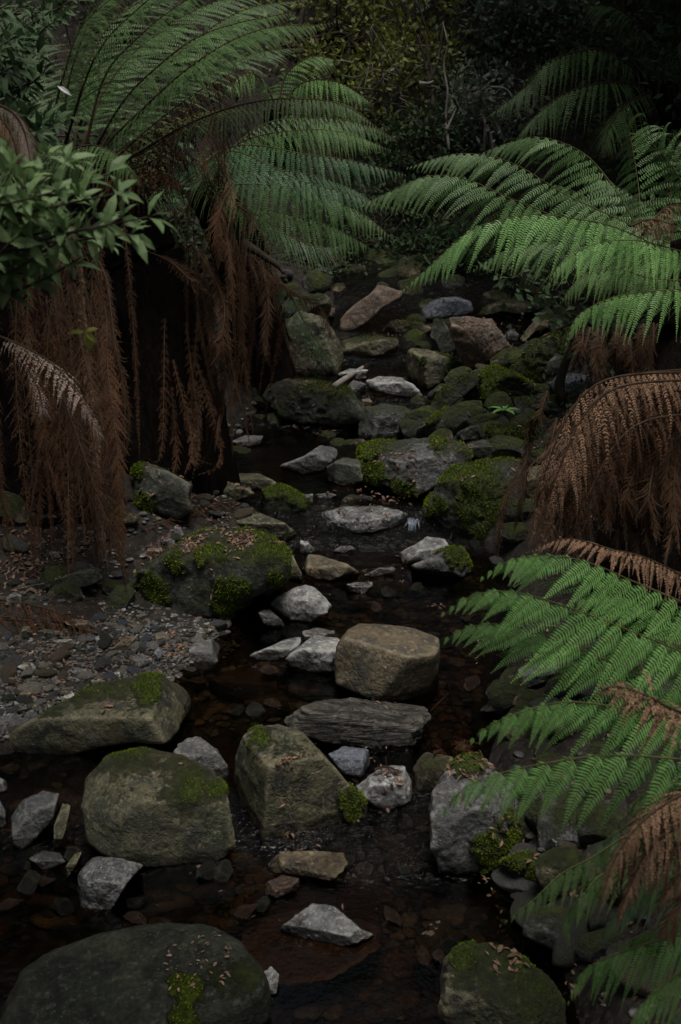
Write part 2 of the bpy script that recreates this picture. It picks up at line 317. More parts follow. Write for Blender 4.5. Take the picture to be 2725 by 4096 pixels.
def water_mat():
    m, t = new_mat('creek_water'); o = N(t, 'ShaderNodeOutputMaterial'); tc = N(t, 'ShaderNodeTexCoord')
    tr = N(t, 'ShaderNodeBsdfTransparent'); tr.inputs[0].default_value = (.35, .275, .205, 1)
    gl = N(t, 'ShaderNodeBsdfGlossy'); gl.inputs['Roughness'].default_value = .03; gl.inputs[0].default_value = (1, 1, 1, 1)
    fr = N(t, 'ShaderNodeFresnel', i_IOR=1.33); mx = N(t, 'ShaderNodeMixShader')
    n1 = N(t, 'ShaderNodeTexNoise', i_Scale=16.0, i_Detail=3.0); lk(t, tc.outputs['Object'], n1.inputs['Vector'])
    n2 = N(t, 'ShaderNodeTexNoise', i_Scale=60.0, i_Detail=4.0, i_Distortion=1.0); lk(t, tc.outputs['Object'], n2.inputs['Vector'])
    at = N(t, 'ShaderNodeAttribute', attribute_name='riffle')
    h = math_(t, 'ADD', math_(t, 'MULTIPLY', n1.outputs[0], .22), math_(t, 'MULTIPLY', math_(t, 'MULTIPLY', n2.outputs[0], at.outputs['Fac']), 3.2))
    bp = N(t, 'ShaderNodeBump'); bp.inputs['Strength'].default_value = .8; bp.inputs['Distance'].default_value = .012; lk(t, h, bp.inputs['Height'])
    lk(t, bp.outputs[0], gl.inputs['Normal']); lk(t, bp.outputs[0], fr.inputs['Normal'])
    lk(t, fr.outputs[0], mx.inputs[0]); lk(t, tr.outputs[0], mx.inputs[1]); lk(t, gl.outputs[0], mx.inputs[2]); lk(t, mx.outputs[0], o.inputs[0]); return m
M['soil'] = soil_mat(); M['water'] = water_mat(); M['foam'] = foam_mat()

# ------------------------------------------------------------------ ground and water
def grid(xs, ys, fz):
    X, Y = np.meshgrid(xs, ys, indexing='ij'); Z = fz(X, Y)
    n, m = X.shape; i, j = np.meshgrid(np.arange(n - 1), np.arange(m - 1), indexing='ij')
    f = np.stack([i * m + j, (i + 1) * m + j, (i + 1) * m + j + 1, i * m + j + 1], -1).reshape(-1, 4)
    return np.stack([X, Y, Z], -1).reshape(-1, 3), f
gx = np.concatenate([-np.geomspace(60, 3.2, 28), np.arange(-3, 3.01, .035), np.geomspace(3.2, 60, 28)])
gy = np.concatenate([-np.geomspace(40, .5, 20), np.arange(0, 12, .04), np.geomspace(12.1, 90, 36)])
gv, gf = grid(gx, gy, lambda x, y: hgt(x, y) + .012 * fbm(np.stack([x * 14, y * 14, 0 * x], -1), 3, 9))
link('ground', make_mesh('ground', gv, gf, [M['soil']]), kind='structure')
tt = np.linspace(0, 1, 70); wy = np.arange(-4, 11, .03)
T_, Y_ = np.meshgrid(tt, wy, indexing='ij'); X_ = (xl(Y_) - .30) * (1 - T_) + (xr(Y_) + .30) * T_
slope = np.clip(np.gradient(zw(wy), wy) * 6, 0, 1); slope = np.convolve(slope, np.ones(9) / 9, 'same')
rif = np.maximum(slope[None] * np.ones_like(X_), 0) * np.where(Y_ < 3.2, .12 + .88 * np.exp(-((X_ - .13) / .22) ** 2), 1)
Z_ = zw(Y_) + (.012 * rif + .0012) * fbm(np.stack([X_ * 22, Y_ * 22, 0 * X_], -1), 3, 5)
n_, m_ = X_.shape; i_, j_ = np.meshgrid(np.arange(n_ - 1), np.arange(m_ - 1), indexing='ij')
wf = np.stack([i_ * m_ + j_, (i_ + 1) * m_ + j_, (i_ + 1) * m_ + j_ + 1, i_ * m_ + j_ + 1], -1).reshape(-1, 4)
link('water', make_mesh('water', np.stack([X_, Y_, Z_], -1).reshape(-1, 3), wf, [M['water']], attrs={'riffle': rif.ravel()}), kind='structure')
SURFS = [(gv, gf)]          # what fallen leaves can lie on

# ------------------------------------------------------------------ rocks
_ICO = {}
def ico(n):
    if n not in _ICO:
        bm = bmesh.new(); bmesh.ops.create_icosphere(bm, subdivisions=n, radius=1.0)
        _ICO[n] = (np.array([v.co[:] for v in bm.verts]), np.array([[v.index for v in f.verts] for f in bm.faces])); bm.free()
    return _ICO[n]
def radial(poly, cx, cy, n=240):
    """distance from the centre to the outline in each direction (y up)"""
    th = np.linspace(0, 2 * np.pi, n, endpoint=False); d = np.stack([np.cos(th), np.sin(th)], 1); r = np.zeros(n)
    q = np.array([(x - cx, cy - y) for x, y in poly])
    for a, b in zip(q, np.roll(q, -1, 0)):
        e = b - a; den = d[:, 0] * e[1] - d[:, 1] * e[0]
        with np.errstate(divide='ignore', invalid='ignore'):
            t = (a[0] * e[1] - a[1] * e[0]) / den; s = (a[0] * d[:, 1] - a[1] * d[:, 0]) / den
        ok = (t > 0) & (s >= -1e-6) & (s <= 1 + 1e-6) & np.isfinite(t); r = np.where(ok, np.maximum(r, t), r)
    r = np.where(r <= 0, np.median(r), r)
    k = np.array([.06, .24, .4, .24, .06]); r = sum(w * np.roll(r, j - 2) for j, w in enumerate(k)); return th, r
NROCK = [0]
def rock(label, mat, crop, pts, moss=0.0, spots=(), cut=4, soft=13, depth=1.0, res=None, rough=.055, strata=0, top=True, bed=False, cat='boulder', name=None, lift=0, tufts=True, dd=0):
    NROCK[0] += 1; sd_ = NROCK[0]; rg = np.random.default_rng(100 + sd_)
    q = S(crop, pts); xs = [p[0] for p in q]; ys = [p[1] for p in q]
    x0, x1, y0, y1 = min(xs), max(xs), min(ys), max(ys); cx, cy = (x0 + x1) / 2, (y0 + y1) / 2; w_, h_ = x1 - x0, y1 - y0
    F, dF = hit(cx, y1 - .03 * h_ - lift, hgt if bed else surf)
    Wd = depth * .5 * min(w_, 1.7 * h_) * dF / FPX
    dc = dF + .48 * Wd + dd; C = P(cx, cy, dc); pxm = dc / FPX
    fwd = norm(ray(cx, cy)); u = norm(np.cross(fwd, [0, 0, 1.0])); v = np.cross(u, fwd); w = -fwd
    th, r = radial([(a, b) for a, b in q], cx, cy); r = r * pxm; H = h_ / 2 * pxm; Wh = w_ / 2 * pxm
    size = max(w_, h_)
    res = res or (6 if size > 150 else 5 if size > 45 else 4)
    d, f = ico(res)
    du, dv, dw = d @ np.array([1, 0, 0]), d @ np.array([0, 0, 1.0]), -(d @ np.array([0, 1.0, 0]))
    a = np.mod(np.arctan2(dv, du), 2 * np.pi); rs = np.interp(a, np.append(th, 2 * np.pi), np.append(r, r[0])) / np.maximum(np.sqrt(du ** 2 + dv ** 2), 1e-3)
    wd = d @ np.stack([u, -w, v], 0) if False else du[:, None] * u + dv[:, None] * v + dw[:, None] * w
    lim = [rs, Wd * 1.15 / np.maximum(np.abs(dw), 1e-3)]; pw = [7, 2.6]
    def plane(n, Q, p=soft):
        n = norm(np.array(n, float)); D = max(float(n @ Q), .12 * min(H, Wd)); k = wd @ n
        lim.append(np.where(k > 1e-3, D / np.maximum(k, 1e-3), 1e3)); pw.append(p)
    tp = abs(fwd[2]) / max(math.hypot(fwd[0], fwd[1]), .2)
    if top:
        plane([rg.normal(0, .10), rg.normal(-.06, .08), 1], v * H * .98)
        Wf = .82 * Wd; Qf = v * max(H - Wf * tp, 0) + w * Wf; nf = norm(np.array([rg.normal(0, .22), -1, .12 + rg.normal(0, .1)]))
        Dn = max(float(nf @ Qf), H * abs(fwd[2]) * 1.1); plane(nf, nf * Dn)
    for k in range(cut):
        n = norm(u * rg.normal(0, 1) + v * rg.normal(0, .7) + w * rg.uniform(.35, 1.2)); e = np.sqrt((n @ u * Wh) ** 2 + (n @ v * H) ** 2 + (n @ w * Wd) ** 2)
        plane(n, n * e * rg.uniform(.72, .9), soft * 1.4)
    R = np.zeros(len(d))
    s = sum((L ** -4.0) ** (p / 4.0) if False else 0 for L, p in zip(lim, pw))
    # smooth minimum of all the limiting distances
    Lm = np.min(np.array(lim), 0); acc = 0
    for L, p in zip(lim, pw): acc = acc + (L / Lm) ** (-p)
    R = Lm * acc ** (-1.0 / np.max(pw))
    V = wd * R[:, None]; S0 = (Wh * H * Wd) ** (1 / 3)
    n1 = fbm(V / S0 * 1.3 + sd_ * 3.7, 3, sd_); n2 = fbm(V / S0 * 4.2 + sd_, 4, sd_ + 40)
    n3 = fbm(V / S0 * 11 + sd_, 3, sd_ + 70); R2 = 1 + rough * 1.8 * n1 + rough * 1.1 * n2 - rough * .9 * np.clip(.18 - np.abs(n2), 0, 1) * 3 + rough * .35 * n3
    if strata:
        ax = V[:, 2] + .25 * V[:, 1] + .12 * V[:, 0]; stn = fbm(np.stack([V[:, 0] / S0 * .8, V[:, 1] / S0 * .8, ax / S0 * 9], 1), 4, sd_); R2 = R2 + strata * (np.abs(stn) - .25)
    V = V * R2[:, None]
    # normals for the moss cover
    fn = np.cross(V[f[:, 1]] - V[f[:, 0]], V[f[:, 2]] - V[f[:, 0]]); vn = np.zeros_like(V)
    for k in range(3): np.add.at(vn, f[:, k], fn)
    vn = norm(vn)
    mo = np.zeros(len(V))
    if moss > 0:
        mo = .5 * fbm((V + C) * 5.0 + sd_, 4, sd_ + 11) * 1.6 + .35 * (vn[:, 2] - .2) + (moss - .5) * 1.7 + .30
        mo = np.clip(mo, 0, 1)
    pu = V @ u / pxm; pv = V @ v / pxm
    for sx, sy, sr in S(crop, [(a_, b_, c_) for a_, b_, c_ in spots]):
        sr = 1.25 * sr * CROPS[crop][2] / 1.7379; dd_ = np.hypot(pu - (sx - cx), pv - (cy - sy)) / sr + 1.1 * fbm(V * 13 + 3, 4, sd_) + .5 * fbm(V * 50, 2, sd_)
        mo = np.maximum(mo, np.where(vn @ w > -.2, 1.25 * (1 - sstep(.35, 1.2, dd_)), 0))
    if mo.max() > 0:
        V = V + vn * (sstep(.45, .8, mo) * (.006 + .012 * (fbm((V + C) * 24, 3, 5) * .5 + .5)))[:, None] * min(1, pxm * 600)
    wp = V + C; wt_ = (1 - sstep(.012, .055, wp[:, 2] - zw(wp[:, 1]) + .02 * fbm(wp * 9, 3, 4))) * ((wp[:, 0] > xl(wp[:, 1]) - .25) & (wp[:, 0] < xr(wp[:, 1]) + .25))
    me = make_mesh('rock', V, f, [M[mat]], True, {'moss': mo, 'worn': np.ones(len(V)), 'wet': wt_})
    nm = name or ('boulder' if size > 110 else 'stone')
    o = link(nm, me, loc=C); tag(o, label, cat if size > 60 else 'stone')
    if mo.max() > .75 and tufts:
        A = np.linalg.norm(np.cross(V[f[:, 1]] - V[f[:, 0]], V[f[:, 2]] - V[f[:, 0]]), axis=1) / 2; fm = mo[f].mean(1)
        wt = A * sstep(.5, .95, fm); ts = max(.0016 * dc, .0045); cnt = int(min(9000, wt.sum() / (ts * ts * .55)))
        if cnt > 30:
            k = rg.choice(len(f), cnt, p=wt / wt.sum()); b = rg.dirichlet((1, 1, 1), cnt)
            p0 = (V[f[k]] * b[..., None]).sum(1); nn = norm(vn[f[k]].mean(1) + rg.normal(0, .45, (cnt, 3)) + [0, 0, .2])
            sdv = norm(np.cross(nn, rg.normal(0, 1, (cnt, 3)))) * (ts * .45 * rg.uniform(.6, 1.3, (cnt, 1))); tip = p0 + nn * (ts * rg.uniform(.5, 1.5, (cnt, 1)))
            tv = np.stack([p0 - sdv - nn * ts * .2, p0 + sdv - nn * ts * .2, tip], 1).reshape(-1, 3)
            tm = make_mesh('moss', tv, np.arange(cnt * 3).reshape(-1, 3), [M['moss' if spots else 'mossd']], False, {'tint': np.repeat(np.clip(rg.normal(.45, .3, cnt), 0, 1), 3)})
            link('moss', tm, o)
    SURFS.append((V + C, f))
    return o

# far end of the creek
rock('long tilted brownish slab leaning up like a log at the head of the creek', 'pink', '4', [(170,135),(225,138),(280,160),(284,188),(190,240),(130,300),(70,345),(5,350),(0,290),(60,230),(130,180)], cut=2, soft=14, depth=.7)
rock('rounded blue-grey boulder at the back under the lowest green frond tips', 'blue', '4', [(360,250),(400,215),(470,190),(540,182),(600,210),(612,250),(560,285),(450,300),(370,295)], cut=2, soft=6)
rock('flat mossy slab behind, arching over a dark hollow at the right', 'green', '4', [(630,285),(670,235),(740,205),(800,200),(890,210),(895,262),(830,268),(740,255),(660,292)], moss=.55, cut=2)
rock('low leaf-strewn mossy slab over a dark gap, left of the upright stone', 'brown', '4', [(185,350),(230,305),(330,295),(420,330),(400,362),(330,350),(290,365),(190,360)], moss=.55, cut=2)
rock('upright wedge-shaped stone leaning on the pink-topped boulder', 'dark', '4', [(425,300),(470,295),(510,360),(540,430),(530,480),(480,470),(430,420),(415,370)], moss=.35, cut=4, soft=16)
rock('large boulder with a pinkish brown top scattered with pale leaves', 'pink', '4', [(500,300),(520,288),(600,285),(690,295),(740,350),(770,400),(825,440),(830,480),(770,540),(640,535),(570,500),(540,430),(505,360)], moss=.32, cut=3, soft=12, depth=1.2)
rock('small round grey stone tucked right of the pink-topped boulder', 'grey', '4', [(755,355),(790,335),(825,360),(820,392),(770,392)], cut=1, soft=5)
rock('narrow slanting stone below the dry twigs at the back right', 'brown', '4', [(830,385),(860,335),(900,290),(970,290),(960,330),(890,350),(850,402)], cut=3, moss=.2)
rock('mossy sloping outcrop littered with leaves at the right edge of the creek', 'green', '4', [(790,545),(860,440),(960,370),(1075,330),(1090,440),(1040,530),(950,612),(850,600)], moss=.68, cut=3, strata=.06, depth=1.0)
rock('boulder with one green moss patch standing behind the flat pale slab', 'green', '4', [(305,440),(340,428),(400,430),(480,460),(550,500),(555,530),(480,572),(410,617),(350,600),(310,560),(300,500)], moss=.30, spots=[(380,490,22),(520,505,30)], cut=4, soft=16)
rock('flat pale grey slab with a split edge below the green-patched boulder', 'pale', '4', [(110,575),(180,555),(270,560),(330,590),(377,640),(360,657),(240,642),(150,625)], cut=3, soft=16, strata=.05)
rock('long low shelf rock with a mossy upper edge below the tilted slab', 'green', '4', [(0,385),(60,375),(180,375),(270,385),(265,420),(200,452),(100,472),(0,450)], moss=.48, cut=3)
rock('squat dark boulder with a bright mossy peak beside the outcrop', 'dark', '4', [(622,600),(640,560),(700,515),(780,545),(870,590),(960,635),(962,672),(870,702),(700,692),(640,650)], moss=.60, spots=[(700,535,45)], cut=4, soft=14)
rock('thin curved mossy ledge running diagonally over a dark hollow', 'dark', '4', [(415,715),(460,640),(540,580),(620,515),(672,515),(650,575),(560,650),(470,730),(420,745)], moss=.62, cut=1, depth=.6)
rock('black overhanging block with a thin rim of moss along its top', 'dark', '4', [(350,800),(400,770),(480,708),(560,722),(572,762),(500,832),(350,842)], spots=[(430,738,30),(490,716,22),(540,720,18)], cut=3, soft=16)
rock('grey-green slab with a stepped right edge in the middle of the upper creek', 'grey', '4', [(80,820),(90,760),(110,700),(200,680),(290,700),(356,745),(350,770),(345,832),(220,857),(100,850)], moss=.45, cut=4, soft=16)
rock('long mossy shelf strewn with dry leaves over a dark pool', 'dark', 'D', [(606,915),(612,885),(660,873),(740,880),(800,900),(838,940),(832,975),(770,985),(700,975),(640,955)], moss=.5, cut=2, soft=12, depth=1.3)
rock('rounded dark stone with mossy shoulders right of the big moss-edged boulder', 'dark', '4', [(585,875),(650,845),(720,850),(790,935),(720,952),(620,932),(590,912)], moss=.52, cut=2)
rock('flat log-like slab coated with moss behind the brown hanging strand', 'dark', '4', [(680,792),(850,795),(975,838),(985,872),(850,852),(700,842)], moss=.78, cut=1, depth=.8)
rock('low dark slab with a few fallen leaves left of the moss-coated slab', 'dark', '4', [(530,820),(620,770),(720,760),(690,840),(560,852)], moss=.4, cut=2)
rock('dark flat stone behind the tiny green seedling', 'dark', '4', [(625,742),(660,705),(800,690),(862,730),(850,762),(700,762)], moss=.15, cut=3)
rock('big square-shouldered boulder with moss along its left side and lower rim', 'grey', '4', [(82,885),(150,865),(330,845),(490,843),(590,900),(602,952),(520,1002),(390,1087),(330,1112),(200,1050),(100,1032),(82,960)], moss=.48, spots=[(150,900,50),(150,1010,60),(300,1060,48),(450,870,36)], cut=3, soft=14, depth=1.1)
rock('massive mossy boulder beside the little waterfall, right of the wet slab', 'grey', '4', [(385,1190),(430,1090),(520,990),(640,955),(780,940),(850,985),(885,1090),(875,1230),(760,1335),(640,1322),(480,1255)], moss=.60, spots=[(600,1080,70),(480,1160,60),(700,1240,90)], cut=4, soft=12, depth=1.1)
rock('greenish boulder half hidden between the mossy one and the brown dead fronds', 'green', '4', [(850,985),(950,950),(980,1040),(920,1170),(870,1110)], moss=.4, cut=2)
rock('bluish block poking out at the right edge above the brown dead fronds', 'blue', '4', [(955,590),(1050,538),(1130,545),(1120,625),(1000,645)], cut=3, soft=16)
rock('small square grey stone left of the flat pale slab', 'grey', '4', [(20,612),(60,570),(120,590),(112,642),(40,642)], cut=3, soft=14)
rock('white-topped flat stone behind the bleached stick', 'pale', 'A', [(420,540),(480,512),(570,518),(560,560),(450,566)], cut=2)
rock('pebble-sized reddish stone between the mossy shelf and the stepped slab', 'pink', 'A', [(540,662),(575,655),(600,680),(575,700),(545,688)], cut=1)
rock('small pinkish stone right below the flat pale slab', 'pink', 'A', [(828,668),(848,655),(865,668),(850,686),(832,684)], cut=1)
rock('dark little block at the foot of the big moss-edged boulder', 'dark', 'D', [(752,1075),(790,1052),(832,1058),(834,1108),(790,1120),(755,1107)], moss=.25, cut=3, soft=14)
rock('big smooth greenish rock behind the hanging fern frond, left of the creek', 'green', 'D', [(645,795),(660,740),(690,715),(750,735),(792,800),(785,865),(700,868),(655,842)], moss=.2, cut=2, soft=8, depth=1.2)
rock('rounded brown stone peeping out above the greenish rock', 'brown', 'A', [(205,170),(250,165),(275,205),(255,225),(215,205)], cut=1)
rock('flat pinkish stone near the head of the creek, left of the tilted slab', 'pink', 'A', [(310,232),(350,212),(410,220),(405,262),(330,265)], cut=1)
rock('green mossy stone in the dark behind the left trunk skirts', 'green', '3', [(1100,412),(1180,383),(1202,430),(1180,480),(1120,462)], moss=.4, cut=2)
rock('smooth grey slab sloping to a trickle left of the dark little block', 'grey', '3', [(1285,965),(1400,920),(1480,868),(1560,878),(1562,922),(1480,1002),(1400,1012),(1320,985)], moss=.15, cut=2, soft=8)
rock('low dim stone at the foot of the dark fern trunk', 'grey', '3', [(1070,850),(1130,825),(1215,830),(1190,872),(1100,882)], cut=2)
rock('long flat greenish stone beyond the reddish fallen frond', 'green', '3', [(930,1012),(1100,1000),(1200,1005),(1277,1050),(1230,1082),(1150,1075),(950,1042)], moss=.2, cut=2)
rock('wedge of pale green stone in front of the long flat greenish one', 'green', '3', [(1000,1060),(1040,1038),(1150,1073),(1172,1100),(1080,1132),(1010,1112)], cut=2)
rock('small mossy hump left of the wet pale slab', 'dark', '3', [(1208,1092),(1240,1070),(1290,1058),(1400,1118),(1412,1180),(1250,1202),(1180,1172)], moss=.55, spots=[(1380,1110,36)], cut=2)
rock('dark rock with a mossy left side behind the reddish fallen frond', 'dark', '3', [(618,965),(680,948),(780,988),(880,1058),(862,1120),(880,1180),(800,1222),(650,1202),(622,1100)], moss=.12, spots=[(630,975,32),(650,1150,42)], cut=3, soft=12)
rock('tiny grey block beside the small mossy hump', 'grey', '3', [(1398,1100),(1442,1093),(1442,1142),(1410,1152)], cut=3, soft=16)
rock('wet pale slab with water slipping over its right end', 'wet', 'B', [(500,225),(600,200),(720,180),(900,178),(1020,205),(1060,235),(1000,290),(830,325),(700,336),(520,325)], moss=0, cut=4, soft=14, depth=1.1)
rock('thin wet stone in the ripples behind the wet pale slab', 'wet', 'B', [(510,110),(600,100),(640,115),(600,135),(520,135)], cut=2)
rock('thin dark stone lying across the ripples above the wet pale slab', 'dark', 'B', [(700,125),(790,112),(860,130),(850,148),(740,145)], cut=2)
rock('large boulder with green moss on its front and dry leaves on its dark top', 'dark', '5', [(598,300),(630,262),(700,220),(850,120),(980,75),(1100,70),(1220,110),(1312,180),(1332,290),(1280,342),(1150,402),(1000,472),(800,502),(650,482),(590,385)], moss=.50, spots=[(820,235,42),(1240,310,60),(960,200,50),(1020,215,36),(700,330,80),(1060,380,70)], cut=3, soft=11, depth=1.1)
rock('flat grey-green slab behind the leafy mossy boulder', 'green', '5', [(1090,40),(1130,15),(1200,5),(1310,50),(1392,120),(1340,152),(1250,130),(1180,100),(1095,60)], cut=3, soft=14)
rock('upright pale green stone wedged at the right end of the leafy mossy boulder', 'green', '5', [(1318,220),(1350,200),(1392,290),(1387,332),(1330,322)], cut=2)
rock('angular pale stone behind the upright wedged stone', 'pale', 'B', [(430,370),(470,378),(515,430),(480,455),(430,455)], cut=3)
rock('pebbly grey stone in the leaves left of the leafy mossy boulder', 'grey', '5', [(805,62),(835,70),(848,110),(820,128),(800,95)], cut=2)
rock('brownish stone below the reddish fallen frond', 'grey', '5', [(742,130),(775,115),(808,135),(800,165),(745,172)], cut=2)
rock('flat brown wedge of rock in the pool between grey stones', 'brown', 'B', [(438,500),(470,450),(540,458),(690,505),(775,560),(760,605),(620,612),(480,585),(440,540)], cut=3, soft=14, strata=.02)
rock('speckled pale boulder at the water edge in front of the leafy mossy boulder', 'pale', '5', [(1240,420),(1290,380),(1350,352),(1410,335),(1450,345),(1520,430),(1510,462),(1430,512),(1340,500),(1260,455)], cut=4, soft=14)
rock('oval brownish grey stone left of the speckled pale boulder', 'grey', '5', [(1190,462),(1215,445),(1245,447),(1300,500),(1312,535),(1270,542),(1210,512)], cut=1, soft=6)
rock('wet diamond-shaped grey stone at the edge of the gravel', 'wet', '5', [(1145,655),(1240,620),(1310,590),(1390,578),(1380,612),(1330,662),(1260,692),(1180,680)], cut=3, soft=14)
rock('rear one of two pale stones stacked left of the square brown boulder', 'pale', '5', [(1388,548),(1460,530),(1545,548),(1570,585),(1500,640),(1410,610)], cut=2, dd=.1)
rock('front one of two pale stones stacked left of the square brown boulder', 'pale', '5', [(1318,672),(1400,602),(1450,570),(1560,582),(1600,640),(1600,750),(1480,756),(1340,708)], cut=3, soft=14)
rock('dark slaty stone lying at the right end of the gravel bar', 'grey', '5', [(838,665),(900,600),(980,583),(1032,630),(1022,680),(940,738),(860,738),(833,700)], cut=4, soft=14, strata=.03)
rock('dark stone with a cream stripe at the corner of the gravel bar', 'grey', '5', [(818,812),(880,765),(930,743),(952,785),(900,822),(850,842)], cut=3)
rock('twin flat pale stone lying behind the moss-capped stone in the pool', 'pale', 'B', [(995,445),(1080,400),(1150,355),(1250,360),(1284,410),(1200,470),(1090,530),(1010,530)], cut=3, soft=12)
rock('grey stone with a bright green moss cap in the pool', 'grey', 'B', [(1060,520),(1150,480),(1270,425),(1340,420),(1395,510),(1360,585),(1240,600),(1090,570)], spots=[(1330,480,95)], cut=3, soft=12)
rock('thin pale flake rising from the pool in front of the brown wedge', 'pale', 'B', [(780,578),(880,530),(965,518),(970,552),(880,575),(800,588)], cut=2, depth=.6)
rock('small wet block with a pale top below the thin pale flake', 'wet', 'B', [(690,625),(740,612),(840,610),(843,655),(790,680),(700,662)], cut=3, soft=14)
rock('small dark stone breaking the water behind the brown wedge', 'wet', 'B', [(612,435),(660,405),(720,400),(735,420),(680,445)], cut=2)
rock('square brown boulder with a rounded ridge in the middle of the creek', 'brown', 'D', [(768,1530),(775,1490),(800,1450),(825,1436),(860,1434),(950,1442),(1010,1465),(1012,1500),(1022,1590),(990,1617),(930,1627),(850,1607),(775,1577)], cut=2, soft=12, depth=1.15, rough=.02)
rock('layered slate slab lying below the square brown boulder', 'slate', 'D', [(640,1662),(720,1618),(820,1608),(980,1623),(1000,1660),(988,1712),(900,1728),(760,1712),(690,1690)], cut=2, soft=12, strata=.10, depth=.9)
rock('tall tilted block with a mossy corner and a small pile of red leaves', 'green', 'D', [(536,1745),(560,1690),(600,1674),(640,1665),(700,1690),(760,1760),(840,1850),(846,1880),(760,1920),(640,1936),(600,1927),(555,1860),(530,1790)], moss=.30, spots=[(598,1700,26),(810,1850,30)], cut=3, soft=18, depth=1.0, rough=.02)
rock('wide cube-like boulder stained brown and green left of the tilted block', 'green', 'D', [(192,1840),(200,1775),(250,1732),(330,1722),(430,1747),(500,1792),(524,1850),(529,1960),(500,2001),(400,1992),(330,1987),(240,1952),(205,1920)], moss=.34, spots=[(495,1835,22)], cut=3, soft=14, depth=1.1, rough=.025)
rock('broad flat-topped mossy boulder with two curled leaves in its hollow', 'green', '5', [(-20,1060),(60,960),(200,900),(330,850),(430,800),(600,783),(740,790),(820,830),(890,868),(917,930),(870,990),(750,1112),(600,1080),(440,1085),(230,1118),(160,1090),(60,1112)], moss=.42, spots=[(700,830,60)], cut=2, soft=12, depth=1.2, rough=.02)
rock('rounded grey stone with a pale stripe between the two large blocks', 'grey', '5', [(806,1105),(830,1065),(870,1040),(930,1042),(1000,1100),(1045,1180),(1050,1255),(1000,1245),(900,1190)], cut=2)
rock('smooth blue-grey stone under the layered slate slab', 'blue', 'D', [(755,1737),(790,1717),(850,1725),(858,1760),(830,1792),(785,1777)], cut=1, soft=6)
rock('white-crusted stone with dead fern scraps on top', 'pale', 'D', [(818,1812),(870,1770),(930,1764),(952,1800),(945,1842),(890,1872),(840,1842)], cut=3)
rock('grey boulder with a mossy right flank under the lower green frond', 'grey', 'D', [(992,1900),(1000,1830),(1040,1760),(1100,1742),(1180,1800),(1215,1890),(1180,1960),(1110,2007),(1020,2017),(995,1960)], spots=[(1190,1920,46),(1150,1955,42),(1085,1765,32)], moss=.1, cut=3, soft=14)
rock('reddish brown stone squeezed behind the boulder under the lower frond', 'brown', 'D', [(950,1772),(975,1735),(1042,1740),(1050,1790),(1022,1832),(962,1820)], moss=.35, cut=3)
rock('low mossy ledge at the foot of the lower right ferns', 'dark', '8', [(735,465),(860,405),(1080,392),(1095,450),(1000,502),(900,507),(780,492)], moss=.5, spots=[(930,460,80),(820,440,60)], cut=2)
rock('small rough dark stone below the low mossy ledge', 'dark', '8', [(697,582),(750,523),(818,540),(822,620),(770,668),(700,642)], cut=3)
rock('square grey stone half behind the tips of the lower frond', 'grey', '8', [(968,310),(1060,320),(1068,397),(973,397)], cut=3, soft=16)
rock('mossy rounded boulder at the bottom edge, right of centre', 'green', 'D', [(1014,2290),(1018,2240),(1035,2210),(1075,2190),(1130,2184),(1200,2205),(1260,2240),(1300,2290),(1310,2370),(1280,2430),(1060,2430),(1020,2370)], moss=.45, spots=[(1062,2232,24),(1190,2230,26)], cut=2, soft=8)
rock('huge smooth shade-darkened boulder filling the bottom left corner', 'black', 'D', [(30,2250),(60,2200),(130,2160),(250,2138),(400,2142),(500,2165),(570,2215),(608,2300),(612,2400),(500,2460),(300,2480),(60,2440),(0,2330)], moss=.22, spots=[(420,2310,42)], cut=1, soft=7, depth=1.1, rough=.02)  # near-black material paints in the shade of this corner
rock('mottled pale grey stone in front of the wide cube-like boulder', 'wet', 'D', [(178,2055),(185,2000),(220,1970),(260,1975),(332,2006),(300,2032),(242,2102),(180,2104)], cut=3, soft=12)
rock('flat brown stone lying low in the water under the tilted block', 'brown', 'D', [(613,1987),(650,1960),(720,1960),(790,1966),(797,2000),(762,2027),(680,2012),(620,2007)], cut=2)
rock('wet slab with a white-crusted ridge rising from the lower pool', 'wet', 'D', [(638,2135),(680,2105),(720,2083),(770,2088),(832,2140),(866,2150),(800,2176),(700,2172)], cut=3, soft=14, depth=1.0)
rock('standing grey stone near the left edge of the lower pool', 'grey', 'D', [(24,1932),(30,1870),(60,1840),(110,1823),(140,1840),(122,1892),(50,1952)], cut=2)
rock('thin upright greenish sliver next to the standing grey stone', 'green', 'D', [(118,1955),(125,1900),(150,1850),(167,1860),(150,1912),(128,1957)], cut=1, depth=.6)
rock('flat dim stone just in front of the thin greenish sliver', 'grey', 'D', [(68,1968),(100,1958),(140,1968),(150,1992),(100,2004)], cut=1)
rock('small dim green stone left of the mottled pale grey stone', 'green', '7', [(285,505),(300,450),(350,400),(385,395),(350,450),(300,510)], cut=1)
rock('reddish stone with a whitish flat top poking out of the lower pool', 'red', 'D', [(605,2057),(615,2030),(650,2014),(690,2024),(685,2050),(640,2065)], cut=2)
rock('small pale stone touching the right side of the huge bottom boulder', 'pale', 'D', [(604,2240),(625,2228),(643,2245),(636,2285),(612,2292)], cut=2)
rock('pale rounded stone cut by the left edge of the picture', 'pale', 'D', [(-20,1800),(0,1788),(15,1800),(16,1820),(-10,1828)], cut=1)
rock('dark stone at the left edge below the pale rounded one', 'grey', 'D', [(-30,1850),(0,1835),(12,1870),(10,1905),(-30,1912)], cut=2)
rock('craggy wet slate ledge emerging below the bright green frond', 'slate', '6', [(632,935),(700,872),(850,838),(900,845),(840,888),(710,925)], cut=2, strata=.1)
rock('tilted grey slab under the middle of the bright green frond', 'grey', '6', [(775,800),(830,720),(930,680),(1010,700),(940,780),(830,830)], cut=3, moss=.3)
